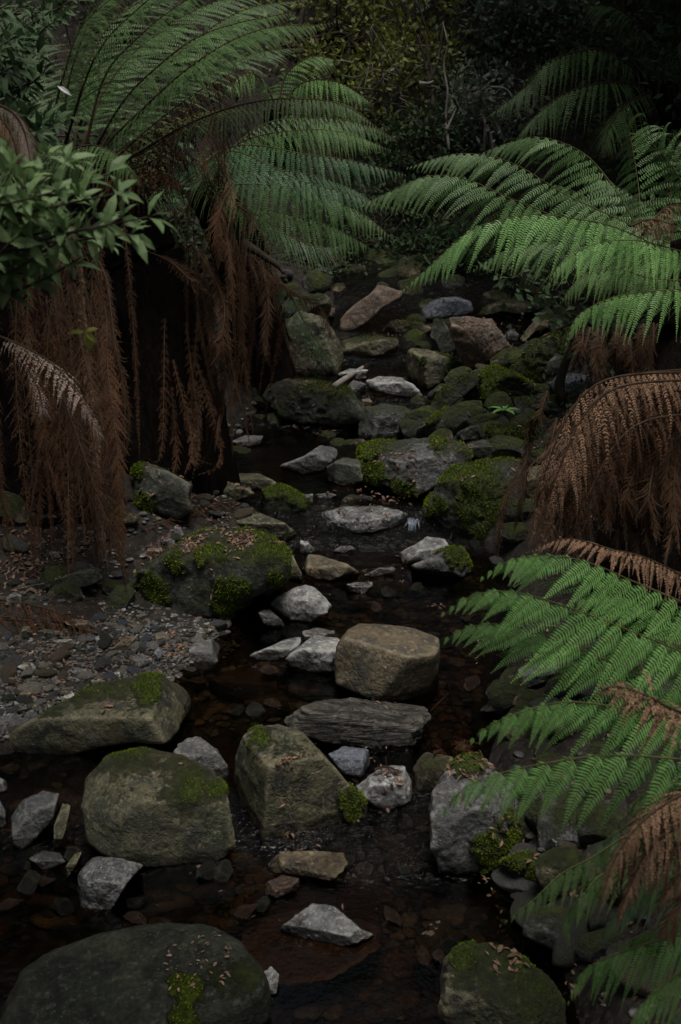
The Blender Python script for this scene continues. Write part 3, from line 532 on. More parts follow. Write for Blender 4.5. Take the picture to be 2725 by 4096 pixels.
rock('dark mossy shelf under the hanging dead fronds on the left bank', 'dark', '5', [(20,330),(160,330),(300,300),(420,262),(492,290),(500,335),(300,372),(60,380)], moss=.42, cut=2)
rock('plain grey stone at the left edge above the fallen brown fronds', 'grey', '5', [(28,390),(70,368),(102,390),(95,425),(40,425)], cut=1)
# stones of the gravel bar that can be told apart
rock('flat pinkish grey stone under the end of the fallen brown fronds', 'pink', 'G', [(400,200),(470,190),(560,215),(610,270),(600,305),(520,270),(430,230)], cut=2)
rock('square pale stone beside a flat one in the upper gravel bar', 'tan', 'G', [(600,310),(640,300),(678,325),(675,375),(605,378)], cut=3, soft=16)
rock('flat greyish stone directly right of the square pale one', 'grey', 'G', [(640,290),(690,284),(715,315),(690,350),(665,330)], cut=1)
rock('long tilted flat stone in the middle of the upper gravel bar', 'brown', 'G', [(697,378),(760,330),(840,305),(866,315),(800,385),(740,408)], cut=2)
rock('greenish grey rounded stone left on the upper gravel bar', 'green', 'G', [(118,300),(150,245),(185,243),(205,290),(190,315),(130,320)], cut=1)
rock('broad dark low stone left of the square pale one', 'dark', 'G', [(240,310),(250,260),(330,262),(400,300),(390,325),(260,325)], cut=1)
rock('dark rounded pair-like stone under the leafy mossy boulder', 'grey', 'G', [(718,265),(760,245),(806,265),(800,300),(740,302)], cut=1)
rock('brown stone tucked behind the dark rounded one', 'brown', 'G', [(770,232),(850,222),(893,245),(880,270),(810,265)], cut=1)
rock('glossy dark blue upright flake standing in the gravel', 'blue', 'G', [(962,400),(1000,372),(1022,430),(1010,478),(985,480)], cut=3, soft=16, depth=.7)
rock('flat round grey stone left of the dark blue flake', 'grey', 'G', [(805,470),(840,425),(890,418),(955,450),(950,488),(860,508)], cut=2)
rock('olive block-shaped stone above the dark blue flake', 'brown', 'G', [(960,320),(990,294),(1032,300),(1042,350),(1000,368),(970,360)], cut=2, soft=14)
rock('smooth cream-coloured oval stone on the left of the gravel bar', 'tan', 'G', [(108,492),(150,470),(205,475),(226,515),(200,530),(140,522)], cut=0, soft=5)
rock('whitish flat stone right of the cream-coloured oval', 'tan', 'G', [(262,515),(300,503),(350,505),(356,530),(320,545),(265,540)], cut=1)
rock('pale egg-shaped stone near the middle of the gravel bar', 'pale', 'G', [(675,560),(710,535),(750,530),(757,560),(735,580),(690,578)], cut=1)
rock('wedge of pale stone leaning on the broad flat-topped boulder', 'tan', 'G', [(368,718),(420,660),(455,660),(470,680),(420,715)], cut=2)
rock('pale elongated stone with a chipped end in the left gravel bar', 'tan', 'G', [(322,340),(350,322),(450,330),(462,355),(420,362),(345,355)], cut=2)
rock('dark angular stone with a crest in the centre of the gravel bar', 'grey', 'G', [(435,510),(480,498),(550,520),(545,540),(510,560),(450,535)], cut=2)
rock('brown stone leaning on edge in the lower left gravel', 'brown', 'G', [(120,660),(170,645),(200,665),(190,715),(150,725)], cut=3)
rock('grey slab-like stone at the far left of the lower gravel', 'grey', 'G', [(-10,820),(20,808),(75,812),(82,850),(30,872),(-10,866)], cut=1)
rock('dark purple oval stone above the grey slab-like one', 'dark', 'G', [(62,765),(110,746),(170,755),(172,778),(110,792),(70,785)], cut=1)
rock('mottled stone with a white side next to the cream-striped stone', 'pale', 'G', [(1080,575),(1105,540),(1145,540),(1160,580),(1130,605),(1090,600)], cut=2)
# stones under the water that read as shapes of their own
rock('large flat brown slab under the water beside the gravel bar', 'red', 'D', [(478,1562),(560,1533),(640,1548),(632,1602),(560,1622),(490,1592)], bed=True, cut=1, depth=.9, cat='stone')
rock('flat slab under the water below the large flat brown one', 'red', 'D', [(560,1612),(650,1590),(672,1640),(600,1662)], bed=True, cut=1, depth=.9, cat='stone')
rock('brown block just under the water left of the square boulder', 'red', 'D', [(658,1572),(740,1563),(752,1592),(700,1617),(665,1602)], bed=True, cut=2, soft=14, cat='stone')
rock('flat brown slab under the water in front of the moss-capped stone', 'red', 'B', [(850,660),(950,610),(1120,600),(1210,680),(1090,715),(900,700)], bed=True, cut=1, soft=14, cat='stone')
rock('pale brown slab under the water behind the thin pale flake', 'red', 'B', [(660,490),(750,430),(950,440),(990,500),(850,530),(720,525)], bed=True, cut=1, cat='stone')
o = rock('wide reddish slab lying level with the water around the white-crusted ridge', 'red', 'D', [(545,2130),(620,2075),(720,2060),(870,2100),(890,2150),(750,2212),(630,2242),(570,2190)], cut=1, depth=1.5, cat='stone')
o.scale = (1, 1, .30); o.location.z = zw(o.location.y) - .022
rock('dark red stone under the sparkling ripple', 'red', '8', [(185,440),(250,370),(400,372),(432,470),(330,553),(230,540)], bed=True, cut=2, soft=14, cat='stone')
rock('submerged slab right of the wide one', 'red', 'F', [(640,660),(720,620),(850,650),(890,760),(800,780),(680,720)], bed=True, cut=1, cat='stone')
rock('long submerged slab in the lower pool beside the mossy round boulder', 'brown', 'F', [(940,870),(1000,770),(1080,765),(1060,900),(1030,1040),(930,1030)], bed=True, cut=1, cat='stone')
# pale stones on the left bank around the fallen frond
rock('pinkish stone lying on the litter beneath the leafy boulder', 'pink', 'D', [(333,1275),(345,1258),(372,1262),(380,1280),(352,1290)], cut=1)

# ------------------------------------------------------------------ pebbles: one by one where they show largest, the rest as gravel
protos = []
for k in range(10):
    d, f = ico(3); rg = np.random.default_rng(k + 900)
    V = d * np.array([1, rg.uniform(.65, .9), rg.uniform(.35, .6)]); 
    for _ in range(5):
        n = norm(rg.normal(0, 1, 3)); c_ = V @ n; lim_ = .78 * c_.max(); V = V - np.maximum(c_ - lim_, 0)[:, None] * n * .85
    V = V * (1 + .10 * fbm(V * 2.2 + k, 3, k))[:, None]
    protos.append((V, f))
PM = ['grey', 'pale', 'tan', 'dark', 'pink', 'grey', 'brown', 'tan', 'blue', 'pale']
def poly_pts(crop, pts, n, rg):
    q = np.array([p[:2] for p in S(crop, pts)]); lo, hi = q.min(0), q.max(0); o = []
    while len(o) < n:
        c = rg.uniform(lo, hi); ins = False; j = len(q) - 1
        for i in range(len(q)):
            if (q[i][1] > c[1]) != (q[j][1] > c[1]) and c[0] < (q[j][0] - q[i][0]) * (c[1] - q[i][1]) / (q[j][1] - q[i][1]) + q[i][0]: ins = not ins
            j = i
        if ins: o.append(c)
    return o
BAR = [(-10, 300), (250, 330), (600, 200), (900, 230), (1300, 225), (1560, 235), (1540, 330), (1450, 420), (1250, 560), (1100, 640), (900, 600), (700, 610), (450, 680), (200, 850), (60, 960), (-10, 960)]
rg = np.random.default_rng(5); cnt = 0
pm = [make_mesh('pebble', protos[k][0], protos[k][1], [M[PM[k]]], True, {'moss': np.zeros(len(protos[k][0]))}) for k in range(10)]
def place_pebble(c, r, k, **props):
    q, _ = hit(c[0], c[1], hgt); o = link('pebble', pm[k], loc=(q[0], q[1], hgt(q[0], q[1]) + r * rg.uniform(.10, .35)))
    o.rotation_euler = (rg.normal(0, .25), rg.normal(0, .25), rg.uniform(0, 6.3)); o.scale = (r, r * rg.uniform(.7, 1), r * rg.uniform(.8, 1.2))
    for a, b in props.items(): o[a] = b
    return o
for c in poly_pts('G', BAR, 230, rg):
    r = float(np.clip(rg.lognormal(math.log(.017), .45), .010, .045))
    place_pebble(c, r, int(rg.integers(10)), label='small loose pebble lying among many on the gravel bar', category='pebble', group='pebbles on the gravel bar')
for c in poly_pts('D', [(0, 1900), (160, 2000), (330, 2030), (460, 2010), (470, 2060), (300, 2110), (120, 2130), (0, 2050)], 26, rg):
    place_pebble(c, float(rg.uniform(.016, .04)), int(rg.integers(10)), label='small pebble in the shallow water below the cube-like boulder', category='pebble', group='pebbles in the shallows')
# small plain stones wedged between the boulders
for reg, n_, lo, hi in [([(930,640),(1250,690),(1320,800),(1250,1000),(1080,1080),(900,1000),(960,800)], 34, .035, .085), ([(620,640),(930,600),(960,700),(800,720),(640,720)], 16, .05, .12), ([(1060,1250),(1220,1250),(1200,1400),(1120,1450)], 8, .03, .06), ([(1060,1650),(1568,1550),(1568,2300),(1300,2357),(1180,2050)], 22, .04, .10), ([(300,1180),(560,1120),(700,1250),(420,1260)], 10, .025, .05), ([(640,930),(840,990),(800,1060),(640,1050)], 8, .03, .07), ([(0,1250),(320,1330),(0,1400)], 8, .03, .06), ([(690,1240),(930,1240),(1110,1280),(1100,1400),(700,1400)], 10, .025, .05)]:
    for c in poly_pts('D', reg, n_, rg):
        o = place_pebble(c, float(rg.uniform(lo, hi)), int(rg.choice([0, 3, 3, 5, 6])), label='plain dark stone wedged in between the boulders', category='stone', group='plain dark stones between the boulders'); o.name = 'stone'
# rocks of the jumble further up that nothing tells apart
jm = []
for k in range(5):
    d, f = ico(5); V = d * np.array([1, .8, .6]); r2 = np.random.default_rng(k + 70)
    for _ in range(7):
        n = norm(r2.normal(0, 1, 3)); c_ = V @ n; V = V - np.maximum(c_ - .72 * c_.max(), 0)[:, None] * n * .92
    V = V * (1 + .10 * fbm(V * 2 + k * 3, 4, k))[:, None] * .12; mo = np.clip(.5 * fbm(V * 30 + k, 4, k) + 2.2 * (V[:, 2] / .07) * .25 + .25, 0, 1)
    jm.append(make_mesh('rock', V, f, [M[['dark', 'grey', 'green', 'dark', 'brown'][k]]], True, {'moss': mo, 'worn': np.ones(len(V))}))
for reg, n_, lo, hi in [([(930,640),(1250,690),(1330,800),(1260,1000),(1080,1080),(900,1000),(960,800)], 60, .5, 1.3), ([(760,600),(1250,620),(1270,690),(760,690)], 16, 1.0, 2.0), ([(960,1090),(1180,1100),(1150,1260),(1060,1250)], 5, .4, .7), ([(560,980),(820,1000),(800,1080),(560,1080)], 6, .4, .8), ([(640,1090),(960,1130),(1000,1230),(700,1250)], 5, .3, .55), ([(0,1330),(300,1330),(300,1400),(0,1410)], 4, .4, .7), ([(0,1060),(300,1060),(320,1300),(0,1300)], 6, .4, .8), ([(620,640),(760,640),(960,600),(1000,680),(800,740),(640,730)], 16, .6, 1.5), ([(600,930),(840,990),(820,1060),(560,1060)], 5, .5, .8), ([(1120,1560),(1200,1650),(1120,1720)], 3, .4, .7), ([(1180,1900),(1500,1900),(1500,2300),(1250,2300)], 9, .5, 1.0), ([(450,1060),(560,1060),(600,1120),(480,1140)], 3, .4, .6), ([(1150,950),(1290,880),(1320,1000),(1230,1250),(1130,1290)], 9, .5, 1.0), ([(1100,1600),(1350,1500),(1500,1700),(1150,1720)], 12, .4, .9), ([(1200,1750),(1400,1750),(1400,1950),(1220,1900)], 8, .4, .8)]:
    for c in poly_pts('D', reg, n_, rg):
        s_ = float(rg.uniform(lo, hi)); q, _ = hit(c[0], c[1], hgt); o = link('rock', jm[int(rg.integers(5))], loc=(q[0], q[1], max(float(hgt(q[0], q[1])) + .02 * s_, float(zw(q[1])) - .035 * s_ if xl(q[1]) < q[0] < xr(q[1]) else -9))); o.rotation_euler = (rg.normal(0, .2), rg.normal(0, .2), rg.uniform(0, 6.3)); o.scale = (s_, s_ * rg.uniform(.7, 1), s_ * rg.uniform(.7, 1.2))
        tag(o, 'half mossy dim rock in the jumble along the creek', 'rock', 'dim rocks of the jumble')
rw = np.random.default_rng(41); jw = []
for k in range(4):
    d, f = ico(4); V = d * np.array([1, .75, .55]); r2 = np.random.default_rng(k + 170)
    for _ in range(9):
        n = norm(r2.normal(0, 1, 3)); c_ = V @ n; V = V - np.maximum(c_ - .66 * c_.max(), 0)[:, None] * n * .95
    V = V * (1 + .14 * fbm(V * 2.4 + k * 3, 4, k))[:, None]; jw.append(make_mesh('stone', V, f, [M[['dark', 'black', 'red', 'dark'][k]]], True, {'moss': np.zeros(len(V)), 'worn': np.ones(len(V)), 'wet': np.ones(len(V)) * .6}))
for reg, n_ in [([(0,1900),(200,1960),(180,2120),(0,2120)], 6), ([(330,2000),(620,2010),(600,2130),(300,2120)], 6), ([(640,1930),(860,1900),(1000,1930),(1150,2050),(1000,2250),(900,2250),(900,2060)], 9), ([(480,1650),(560,1560),(640,1500),(640,1660),(540,1700)], 4), ([(860,1350),(1080,1340),(1100,1600),(1030,1500),(860,1420)], 7), ([(960,1260),(1090,1180),(1110,1260)], 3)]:
    for c in poly_pts('D', reg, n_, rw):
        r_ = float(rw.uniform(.022, .055)); q, _ = hit(c[0], c[1], lambda x, y: zw(y)); o = link('stone', jw[int(rw.integers(4))], loc=(q[0], q[1], float(zw(q[1])) - r_ * rw.uniform(-.15, .25)))
        o.rotation_euler = (rw.normal(0, .4), rw.normal(0, .4), rw.uniform(0, 6.3)); o.scale = (r_, r_ * rw.uniform(.7, 1), r_ * rw.uniform(.8, 1.3)); tag(o, 'dark wet stone barely breaking the surface of the pool', 'stone', 'dark wet stones in the pools')
# the uncounted rest
mb = MB(); fl3 = ico(2)
gp = []
for c in poly_pts('G', BAR, 3600, rg): gp.append((c, rg.uniform(.004, .011)))
for c in poly_pts('D', [(480, 1560), (640, 1480), (700, 1420), (1130, 1400), (1100, 1640), (1060, 1750), (850, 1720), (640, 1660), (480, 1700), (420, 1640)], 700, rg): gp.append((c, rg.uniform(.007, .028)))
for c in poly_pts('D', [(0, 1760), (190, 1780), (540, 1960), (640, 1900), (850, 1900), (1000, 1900), (1010, 2020), (1180, 2050), (1260, 2357), (600, 2357), (600, 2250), (0, 2180)], 650, rg): gp.append((c, rg.uniform(.007, .04)))
for c in poly_pts('D', [(690, 1240), (930, 1240), (1110, 1250), (1120, 1420), (860, 1420), (700, 1350)], 420, rg): gp.append((c, rg.uniform(.007, .026)))
for c in poly_pts('D', [(450, 1060), (1000, 950), (1250, 700), (760, 700), (600, 900)], 800, rg): gp.append((c, rg.uniform(.01, .035)))
for c in poly_pts('D', [(0, 1280), (320, 1180), (560, 1130), (640, 1250), (320, 1290), (200, 1400), (0, 1400)], 140, rg): gp.append((c, rg.uniform(.006, .02)))
for c in poly_pts('D', [(1000, 1650), (1568, 1500), (1568, 2357), (1250, 2357), (1180, 2050), (1060, 1750)], 120, rg): gp.append((c, rg.uniform(.007, .022)))
for c in poly_pts('D', [(230, 1385), (640, 1425), (560, 1460), (230, 1450)], 380, rg): gp.append((c, rg.uniform(.004, .013)))
GV, GF, GT = [], [], []; nn = 0
small = []
for k in range(6):
    d, f = ico(2); V = d * np.array([1, rg.uniform(.6, .9), rg.uniform(.35, .6)]); V = V * (1 + .22 * fbm(V * 1.6 + k * 5, 2, k))[:, None]; small.append((V, f))
gm_i = []; GM = ['grey', 'pale', 'dark', 'brown', 'tan', 'red']
for c, r in gp:
    q, _ = hit(c[0], c[1], hgt); V, f = small[int(rg.integers(6))]; a = rg.uniform(0, 6.3); R_ = np.array([[math.cos(a), -math.sin(a), 0], [math.sin(a), math.cos(a), 0], [0, 0, 1]])
    fz_ = .55 if (xl(q[1]) < q[0] < xr(q[1])) else 1.0; GV.append((V @ R_.T) * [r * rg.uniform(.8, 1.3), r, r * fz_] + [q[0], q[1], hgt(q[0], q[1]) + r * rg.uniform(.05, .3)]); GF.append(f + nn); nn += len(V)
    under = (xl(q[1]) < q[0] < xr(q[1])); gm_i.append(np.full(len(f), int(rg.choice([5, 3, 2, 5, 0])) if under else int(rg.choice([0, 1, 2, 3, 0, 2] if q[0] < .3 else [2, 2, 2, 3, 0])), int))
GV = np.vstack(GV)
o = link('gravel', make_mesh('gravel', GV, np.vstack(GF), [M[k] for k in GM], True, {'moss': np.zeros(len(GV))}, np.concatenate(gm_i)), kind='stuff')
SURFS.append((GV, np.vstack(GF)))

# ------------------------------------------------------------------ fern fronds
def frond(parent, pts, plen, n=34, m=24, droop=.35, mat='fern', up=(0, -.05, 1), a0=28, a1=55, s0=.10, mess=.06, stipe='stipe', rr=.006, sag=.15, prof=.45, half=None, name='frond', wid=.62, pl=.42, tipw=.06, curl=0, label=None, tent=.5, tone=0):
    """a feathered frond as one mesh: curved rachis, paired pinnae drooping under their own weight, each set with pinnules"""
    c = np.array([P(*p) if len(p) == 3 and not isinstance(p, np.ndarray) else p for p in pts]); C, L = catmull(c, 80)
    s = s0 + (.995 - s0) * (1 - (1 - np.linspace(0, 1, n)) ** 1.22); tt_ = np.linspace(0, 1, 80); B = np.stack([np.interp(s, tt_, C[:, k]) for k in range(3)], 1)
    T = norm(np.stack([np.interp(s, tt_, np.gradient(C[:, k])) for k in range(3)], 1))
    b = norm(np.cross(T, np.asarray(up, float))); 
    f = np.where(s < prof, .45 + .55 * sstep(0, prof, s), np.clip(1 - ((s - prof) / (1 - prof)) ** 1.8, tipw, 1))
    V = []; Ft = []; tint = []; idx = 0; sp = L * (1 - s0) / n
    al = np.radians(a0 + (a1 - a0) * s)
    for sg in (1, -1):
        if half and sg != half: pass
        Ls = plen * f * (1 + mess * RNG.normal(0, 1, n)); Ls = Ls * (1 if (half in (None, sg)) else .35)
        bs = norm(b * sg + np.array([0, 0, -1.0]) * tent); dirv = norm(bs * np.cos(al)[:, None] + T * np.sin(al)[:, None] + mess * 1.3 * RNG.normal(0, 1, (n, 3)))
        u_ = (np.arange(m) + .5) / m
        k = np.clip(droop * (.25 + 1.0 * u_), 0, .97)[None, :, None] * (1 + mess * RNG.normal(0, 1, (n, 1, 1)))
        q = norm(dirv[:, None] * (1 - k) + np.array([0, 0, -1.0]) * k + curl * (u_ ** 2)[None, :, None] * norm(RNG.normal(0, 1, (n, 1, 3))))
        step = (Ls / m)[:, None, None]; pos = B[:, None] + np.cumsum(q * step, 1)
        e = T[:, None] - q * (q * T[:, None]).sum(-1, keepdims=True); e = norm(e)
        if mess > .1: e = norm(e + mess * 2.2 * RNG.normal(0, 1, (n, m, 3)))
        pt = np.clip(RNG.normal(.5 + tone, .24, (n, 1)), 0, 1)
        pr = np.where(u_ < .12, .75, np.clip(1 - ((u_ - .12) / .88) ** 1.15, .08, 1))
        pin = (pl * 2 * sp * .62 * pr)[None, :, None] * np.minimum(1, (Ls / plen)[:, None, None] * 1.7 + .08)
        for e_s in (1, -1):
            d = norm(e * e_s * .94 + q * .32 + mess * RNG.normal(0, 1, (n, m, 3))); l = pin * (1 + mess * 1.5 * RNG.normal(0, 1, (n, m, 1)))
            w = q * step * .5 * wid
            tip = pos + d * l + np.array([0, 0, -1.0]) * l * sag; mid = pos + d * l * .42
            nrm = norm(np.cross(d, q)) * (step * .18)
            v = np.stack([pos - w * .55, mid - w, tip, mid + w, pos + w * .55], 2)     # n,m,5,3
            V.append(v.reshape(-1, 3)); N_ = n * m; base = idx + np.arange(N_)[:, None] * 5
            Ft.append(np.hstack([base, base + 1, base + 3, base + 4])); Ft.append(np.hstack([base + 1, base + 2, base + 3, base + 3])[:, :3])
            tint.append(np.repeat(np.clip((pt + RNG.normal(0, .10, (n, m))).ravel(), 0, 1), 5)); idx += N_ * 5
        # midrib of each pinna
        rv = np.concatenate([B[:, None], pos], 1); side = norm(np.cross(q[:, :1], e[:, :1])) * .0 + e[:, :1] * max(.0007, rr * .16)
        a_ = rv - side; b_ = rv + side; v = np.stack([a_, b_], 2).reshape(-1, 3); V.append(v)
        ii, jj = np.meshgrid(np.arange(n), np.arange(m), indexing='ij'); k0 = idx + ii * (m + 1) * 2 + jj * 2
        Ft.append(('rib', np.stack([k0, k0 + 1, k0 + 3, k0 + 2], -1).reshape(-1, 4))); tint.append(np.full(len(v), .8)); idx += len(v)
    tv, tq, tc_ = tube(C[::4], [rr, rr * .8, rr * .5, rr * .2], 5, 24)
    quads, tris, ribs = [], [], []
    for a in Ft:
        if isinstance(a, tuple): ribs.append(a[1])
        elif a.shape[1] == 4: quads.append(a)
        else: tris.append(a)
    quads = np.vstack(quads); tris = np.vstack(tris); ribs = np.vstack(ribs); V.append(tv); tint.append(np.zeros(len(tv)))
    fm = np.concatenate([np.zeros(len(quads)), np.zeros(len(tris)), np.ones(len(ribs)), np.ones(len(tq)), np.ones(len(tc_))])
    v = np.vstack(V); org = np.array(parent.location) if parent else np.zeros(3)
    me = make_mesh(name, v - org, [quads, tris, ribs, tq + idx, tc_ + idx], [M[mat], M[stipe]], False, {'tint': np.concatenate(tint)}, fm)
    o = link(name, me, parent)
    if label: o['label'] = label
    return o
def dead(parent, pts, plen, **k):
    a = dict(n=30, m=15, droop=.75, mat='dead', mess=.16, sag=.5, wid=.7, name='dead_frond', a0=15, a1=50, s0=.05, prof=.3, rr=.005); a.update(k)
    return frond(parent, pts, plen, **a)
def strand(parent, pts, plen=.06, **k):
    a = dict(n=64, m=10, droop=.45, mat='dead', mess=.12, sag=.3, wid=.6, up=(.1, -1, .1), a0=30, a1=60, s0=.0, prof=.4, name='dead_frond', rr=.0035, pl=.46, curl=RNG.uniform(.3, 1.3), tent=.3, tone=RNG.uniform(-.5, .2))
    if RNG.uniform() < .18 and 'mat' not in k: a['mat'] = 'deadp'; a['tone'] = -.3
    pts = [tuple(q) if i == 0 else (q[0] + RNG.normal(0, 9), q[1], q[2] + RNG.normal(0, .04)) for i, q in enumerate(pts)]; a.update(k)
    return frond(parent, pts, plen, **a)
def fern_root(name, px, py, dep, label, cat='tree fern'):
    e = bpy.data.objects.new(name, None); COL.objects.link(e); g = P(px, py, dep); e.location = (g[0], g[1], float(hgt(g[0], g[1]))); tag(e, label, cat, None); return e
def trunk_of(root, pts, rad, label=None):
    c = [P(*p) for p in pts]; q = c[-1]; c.append(np.array([q[0], q[1], float(hgt(q[0], q[1])) - .1]))
    v, f, t = tube(c, rad, 28, 70, .35, int(RNG.integers(99)))
    link('trunk', make_mesh('trunk', v - np.array(root.location), [f, t], [M['trunk']], True), root)

# --- A: the tall tree fern on the left bank
A = fern_root('tree_fern', 380, 1050, 5.3, 'tall tree fern with a black trunk draped in brown dead fronds, left bank')
trunk_of(A, [(215, 400, 5.2), (270, 520, 5.2), (340, 680, 5.25), (370, 880, 5.3), (385, 1050, 5.3)], [.13, .21, .25, .28, .33])
for p, L, k in [
    ([(200,375,5.2),(280,240,5.0),(350,165,4.9),(450,88,4.8),(560,50,4.7),(680,28,4.6)], .36, {}),
    ([(210,385,5.2),(300,290,4.9),(400,185,4.7),(500,120,4.6),(620,75,4.5),(765,52,4.4)], .34, {}),
    ([(190,370,5.2),(240,180,5.1),(320,85,5.0),(400,20,4.9),(500,-40,4.8)], .36, {}),
    ([(160,360,5.2),(150,250,5.1),(175,130,5.0),(230,10,4.9),(330,-70,4.8)], .34, {}),
    ([(125,350,5.0),(130,240,4.9),(150,165,4.8),(190,60,4.7),(290,-30,4.6)], .32, {}),
    ([(110,340,5.2),(60,220,5.3),(20,90,5.4),(-60,-20,5.4)], .30, {}),
    ([(180,360,5.6),(260,160,5.9),(380,60,6.1),(520,-5,6.2),(680,-40,6.3)], .36, {}),
    ([(215,380,5.6),(360,230,5.8),(480,160,5.9),(600,120,6.0),(700,110,6.1)], .30, {}),
    ([(150,330,5.0),(220,130,4.6),(330,10,4.4),(430,-60,4.2)], .30, {}),
    ([(200,375,5.0),(330,250,4.7),(430,160,4.5),(540,90,4.4),(640,60,4.35),(720,60,4.3)], .32, {}),
    ([(190,370,5.5),(230,230,5.6),(300,130,5.7),(380,70,5.7),(470,50,5.7)], .34, {}),
    ([(200,380,5.6),(330,210,5.8),(450,90,6.0),(570,20,6.1),(700,0,6.2)], .36, {}),
    ([(170,360,5.7),(190,180,5.8),(250,60,5.9),(330,0,6.0),(420,-30,6.1)], .36, {}),
    ([(200,400,5.4),(300,330,5.9),(420,270,6.2),(520,250,6.4),(600,258,6.5)], .26, dict(mat='leafy')),
]:
    frond(A, p, L * .95, n=48, m=26, pl=.50, droop=.30, tent=.12, mat=k.get('mat', 'fern'), a0=25, a1=50, s0=.16, rr=.007, up=(-.25, -.35, 1))
frond(A, [(215,405,5.2),(320,352,5.0),(400,303,4.8),(500,258,4.6),(600,232,4.5),(700,228,4.4),(800,245,4.35),(905,322,4.3)], .20, n=58, m=24, droop=.72, mat='fernp', a0=5, a1=35, s0=.38, rr=.007, up=(0,-.05,1), label='olive green frond arching right with its feathers hanging straight down')
dead(A, [(230,395,5.15),(330,352,4.95),(400,308,4.78),(470,275,4.65)], .26, n=26, droop=.85, up=(0,-.05,1))
dead(A, [(250,380,5.1),(350,290,4.9),(450,215,4.9),(560,160,4.9),(620,180,4.9)], .22, n=36, droop=.8)
dead(A, [(240,410,5.0),(330,380,4.8),(400,350,4.7),(460,370,4.6)], .24, n=26, droop=.85)
dead(A, [(220,420,5.0),(300,400,4.8),(380,400,4.7),(430,440,4.6)], .2, n=26, droop=.85)
for p, w in [([(495,262,4.6),(505,360,4.6),(512,450,4.6),(520,560,4.6),(515,640,4.6)], .09), ([(490,262,4.62),(480,380,4.6),(490,480,4.6),(480,590,4.6)], .07), ([(515,270,4.6),(530,380,4.6),(538,470,4.6),(530,560,4.6)], .06),
             ([(500,450,4.6),(495,540,4.6),(505,620,4.6)], .08), ([(525,430,4.6),(500,520,4.55),(505,600,4.6)], .08)]:
    strand(A, p, w, n=40)
for k in range(20):     # the skirt that hangs round the trunk
    x0 = RNG.uniform(235, 575); t = (x0 - 235) / 325; x1 = 300 + 270 * t + RNG.normal(0, 18); dz = 5.0 + .45 * abs(t - .5) * RNG.choice([-1, 1]) + RNG.normal(0, .08)
    if .16 < t < .60 and k % 7: continue
    y0 = RNG.uniform(420, 560); y1 = RNG.uniform(780, 1075)
    strand(A, [(x0, y0, dz - .1), ((x0 + x1) / 2 + RNG.normal(0, 12), (y0 + y1) / 2, dz - .12), (x1, y1, dz - .1)], RNG.uniform(.03, .055), n=58, m=9)
for p, w in [([(330,575,4.9),(390,600,4.8),(440,640,4.75),(480,680,4.7),(505,760,4.7),(515,850,4.7),(500,960,4.75),(465,1070,4.8)], .075), ([(470,600,4.7),(505,700,4.65),(520,800,4.65),(510,920,4.7),(490,1040,4.75)], .085), ([(375,590,4.85),(440,630,4.8),(500,660,4.75)], .07),
             ([(440,560,4.75),(500,640,4.7),(510,740,4.7)], .07), ([(545,470,4.6),(575,500,4.6),(570,540,4.6)], .05)]:
    strand(A, p, w * .8, n=80, m=11, mat='dead')
for k in range(7):
    x = RNG.uniform(360, 470); strand(A, [(x, RNG.uniform(700, 900), 5.0), (x + RNG.normal(0, 25), RNG.uniform(1000, 1060), 4.85), (x + RNG.normal(0, 35), RNG.uniform(1050, 1110), 4.8)], .05, n=26, m=9)

# --- B: the second fern behind it
B_ = fern_root('tree_fern', 600, 950, 6.6, 'smaller tree fern with blue-green fronds standing behind the draped trunk')
trunk_of(B_, [(470, 420, 6.4), (540, 560, 6.5), (585, 740, 6.6), (600, 940, 6.6)], [.12, .15, .17, .20])
for p, L, mt in [([(430,410,6.2),(520,342,6.0),(600,335,5.8),(700,355,5.6),(800,368,5.5),(935,402,5.4)], .28, 'fernd'), ([(430,420,6.2),(520,350,5.7),(600,370,5.5),(690,415,5.3),(780,440,5.2),(905,478,5.1)], .28, 'fernd'),
                 ([(440,430,6.2),(520,425,5.8),(620,425,5.6),(720,445,5.4),(830,490,5.3),(908,552,5.2)], .30, 'fern'), ([(470,450,6.2),(560,470,6.0),(650,490,5.8),(760,520,5.7),(860,575,5.6)], .30, 'fern'),
                 ([(450,400,6.4),(560,325,6.2),(680,300,6.0),(790,305,5.9),(900,345,5.8)], .24, 'fern'), ([(470,400,6.8),(600,290,7.0),(720,270,7.1),(850,290,7.1),(915,325,7.0)], .26, 'fern'),
                 ([(420,440,6.2),(380,430,5.8),(350,450,5.5),(330,500,5.3)], .18, 'fernd'), ([(430,430,6.0),(480,400,5.5),(440,380,5.2),(380,420,5.0)], .18, 'fernd'), ([(460,430,6.6),(560,400,6.9),(680,395,7.0),(800,430,7.1),(880,480,7.1)], .26, 'fernd'),
                 ([(560,470,6.4),(660,540,6.5),(740,570,6.5),(800,560,6.5)], .22, 'fernd')]:
    frond(B_, p, L * 1.05, n=42, m=22, droop=.5, tent=.7, mat=mt, a0=20, a1=48, s0=.10, rr=.005, stipe='stipeg', up=(0, -.08, 1))
frond(B_, [(640,640,6.4),(670,680,6.1),(700,740,5.9),(740,800,5.8),(780,860,5.8)], .2, n=34, m=20, droop=.8, mat='fernd', a0=15, a1=50, up=(.3, -1, .4), label='limp green frond hanging over the smooth greenish rock')
for p, w in [([(640,650,6.2),(700,680,6.1),(750,710,6.0),(775,790,6.0)], .07), ([(560,560,6.3),(600,620,6.2),(640,660,6.2),(690,690,6.1)], .09), ([(600,600,6.2),(625,700,6.2),(620,800,6.2),(632,850,6.2)], .08)]: strand(B_, p, w)
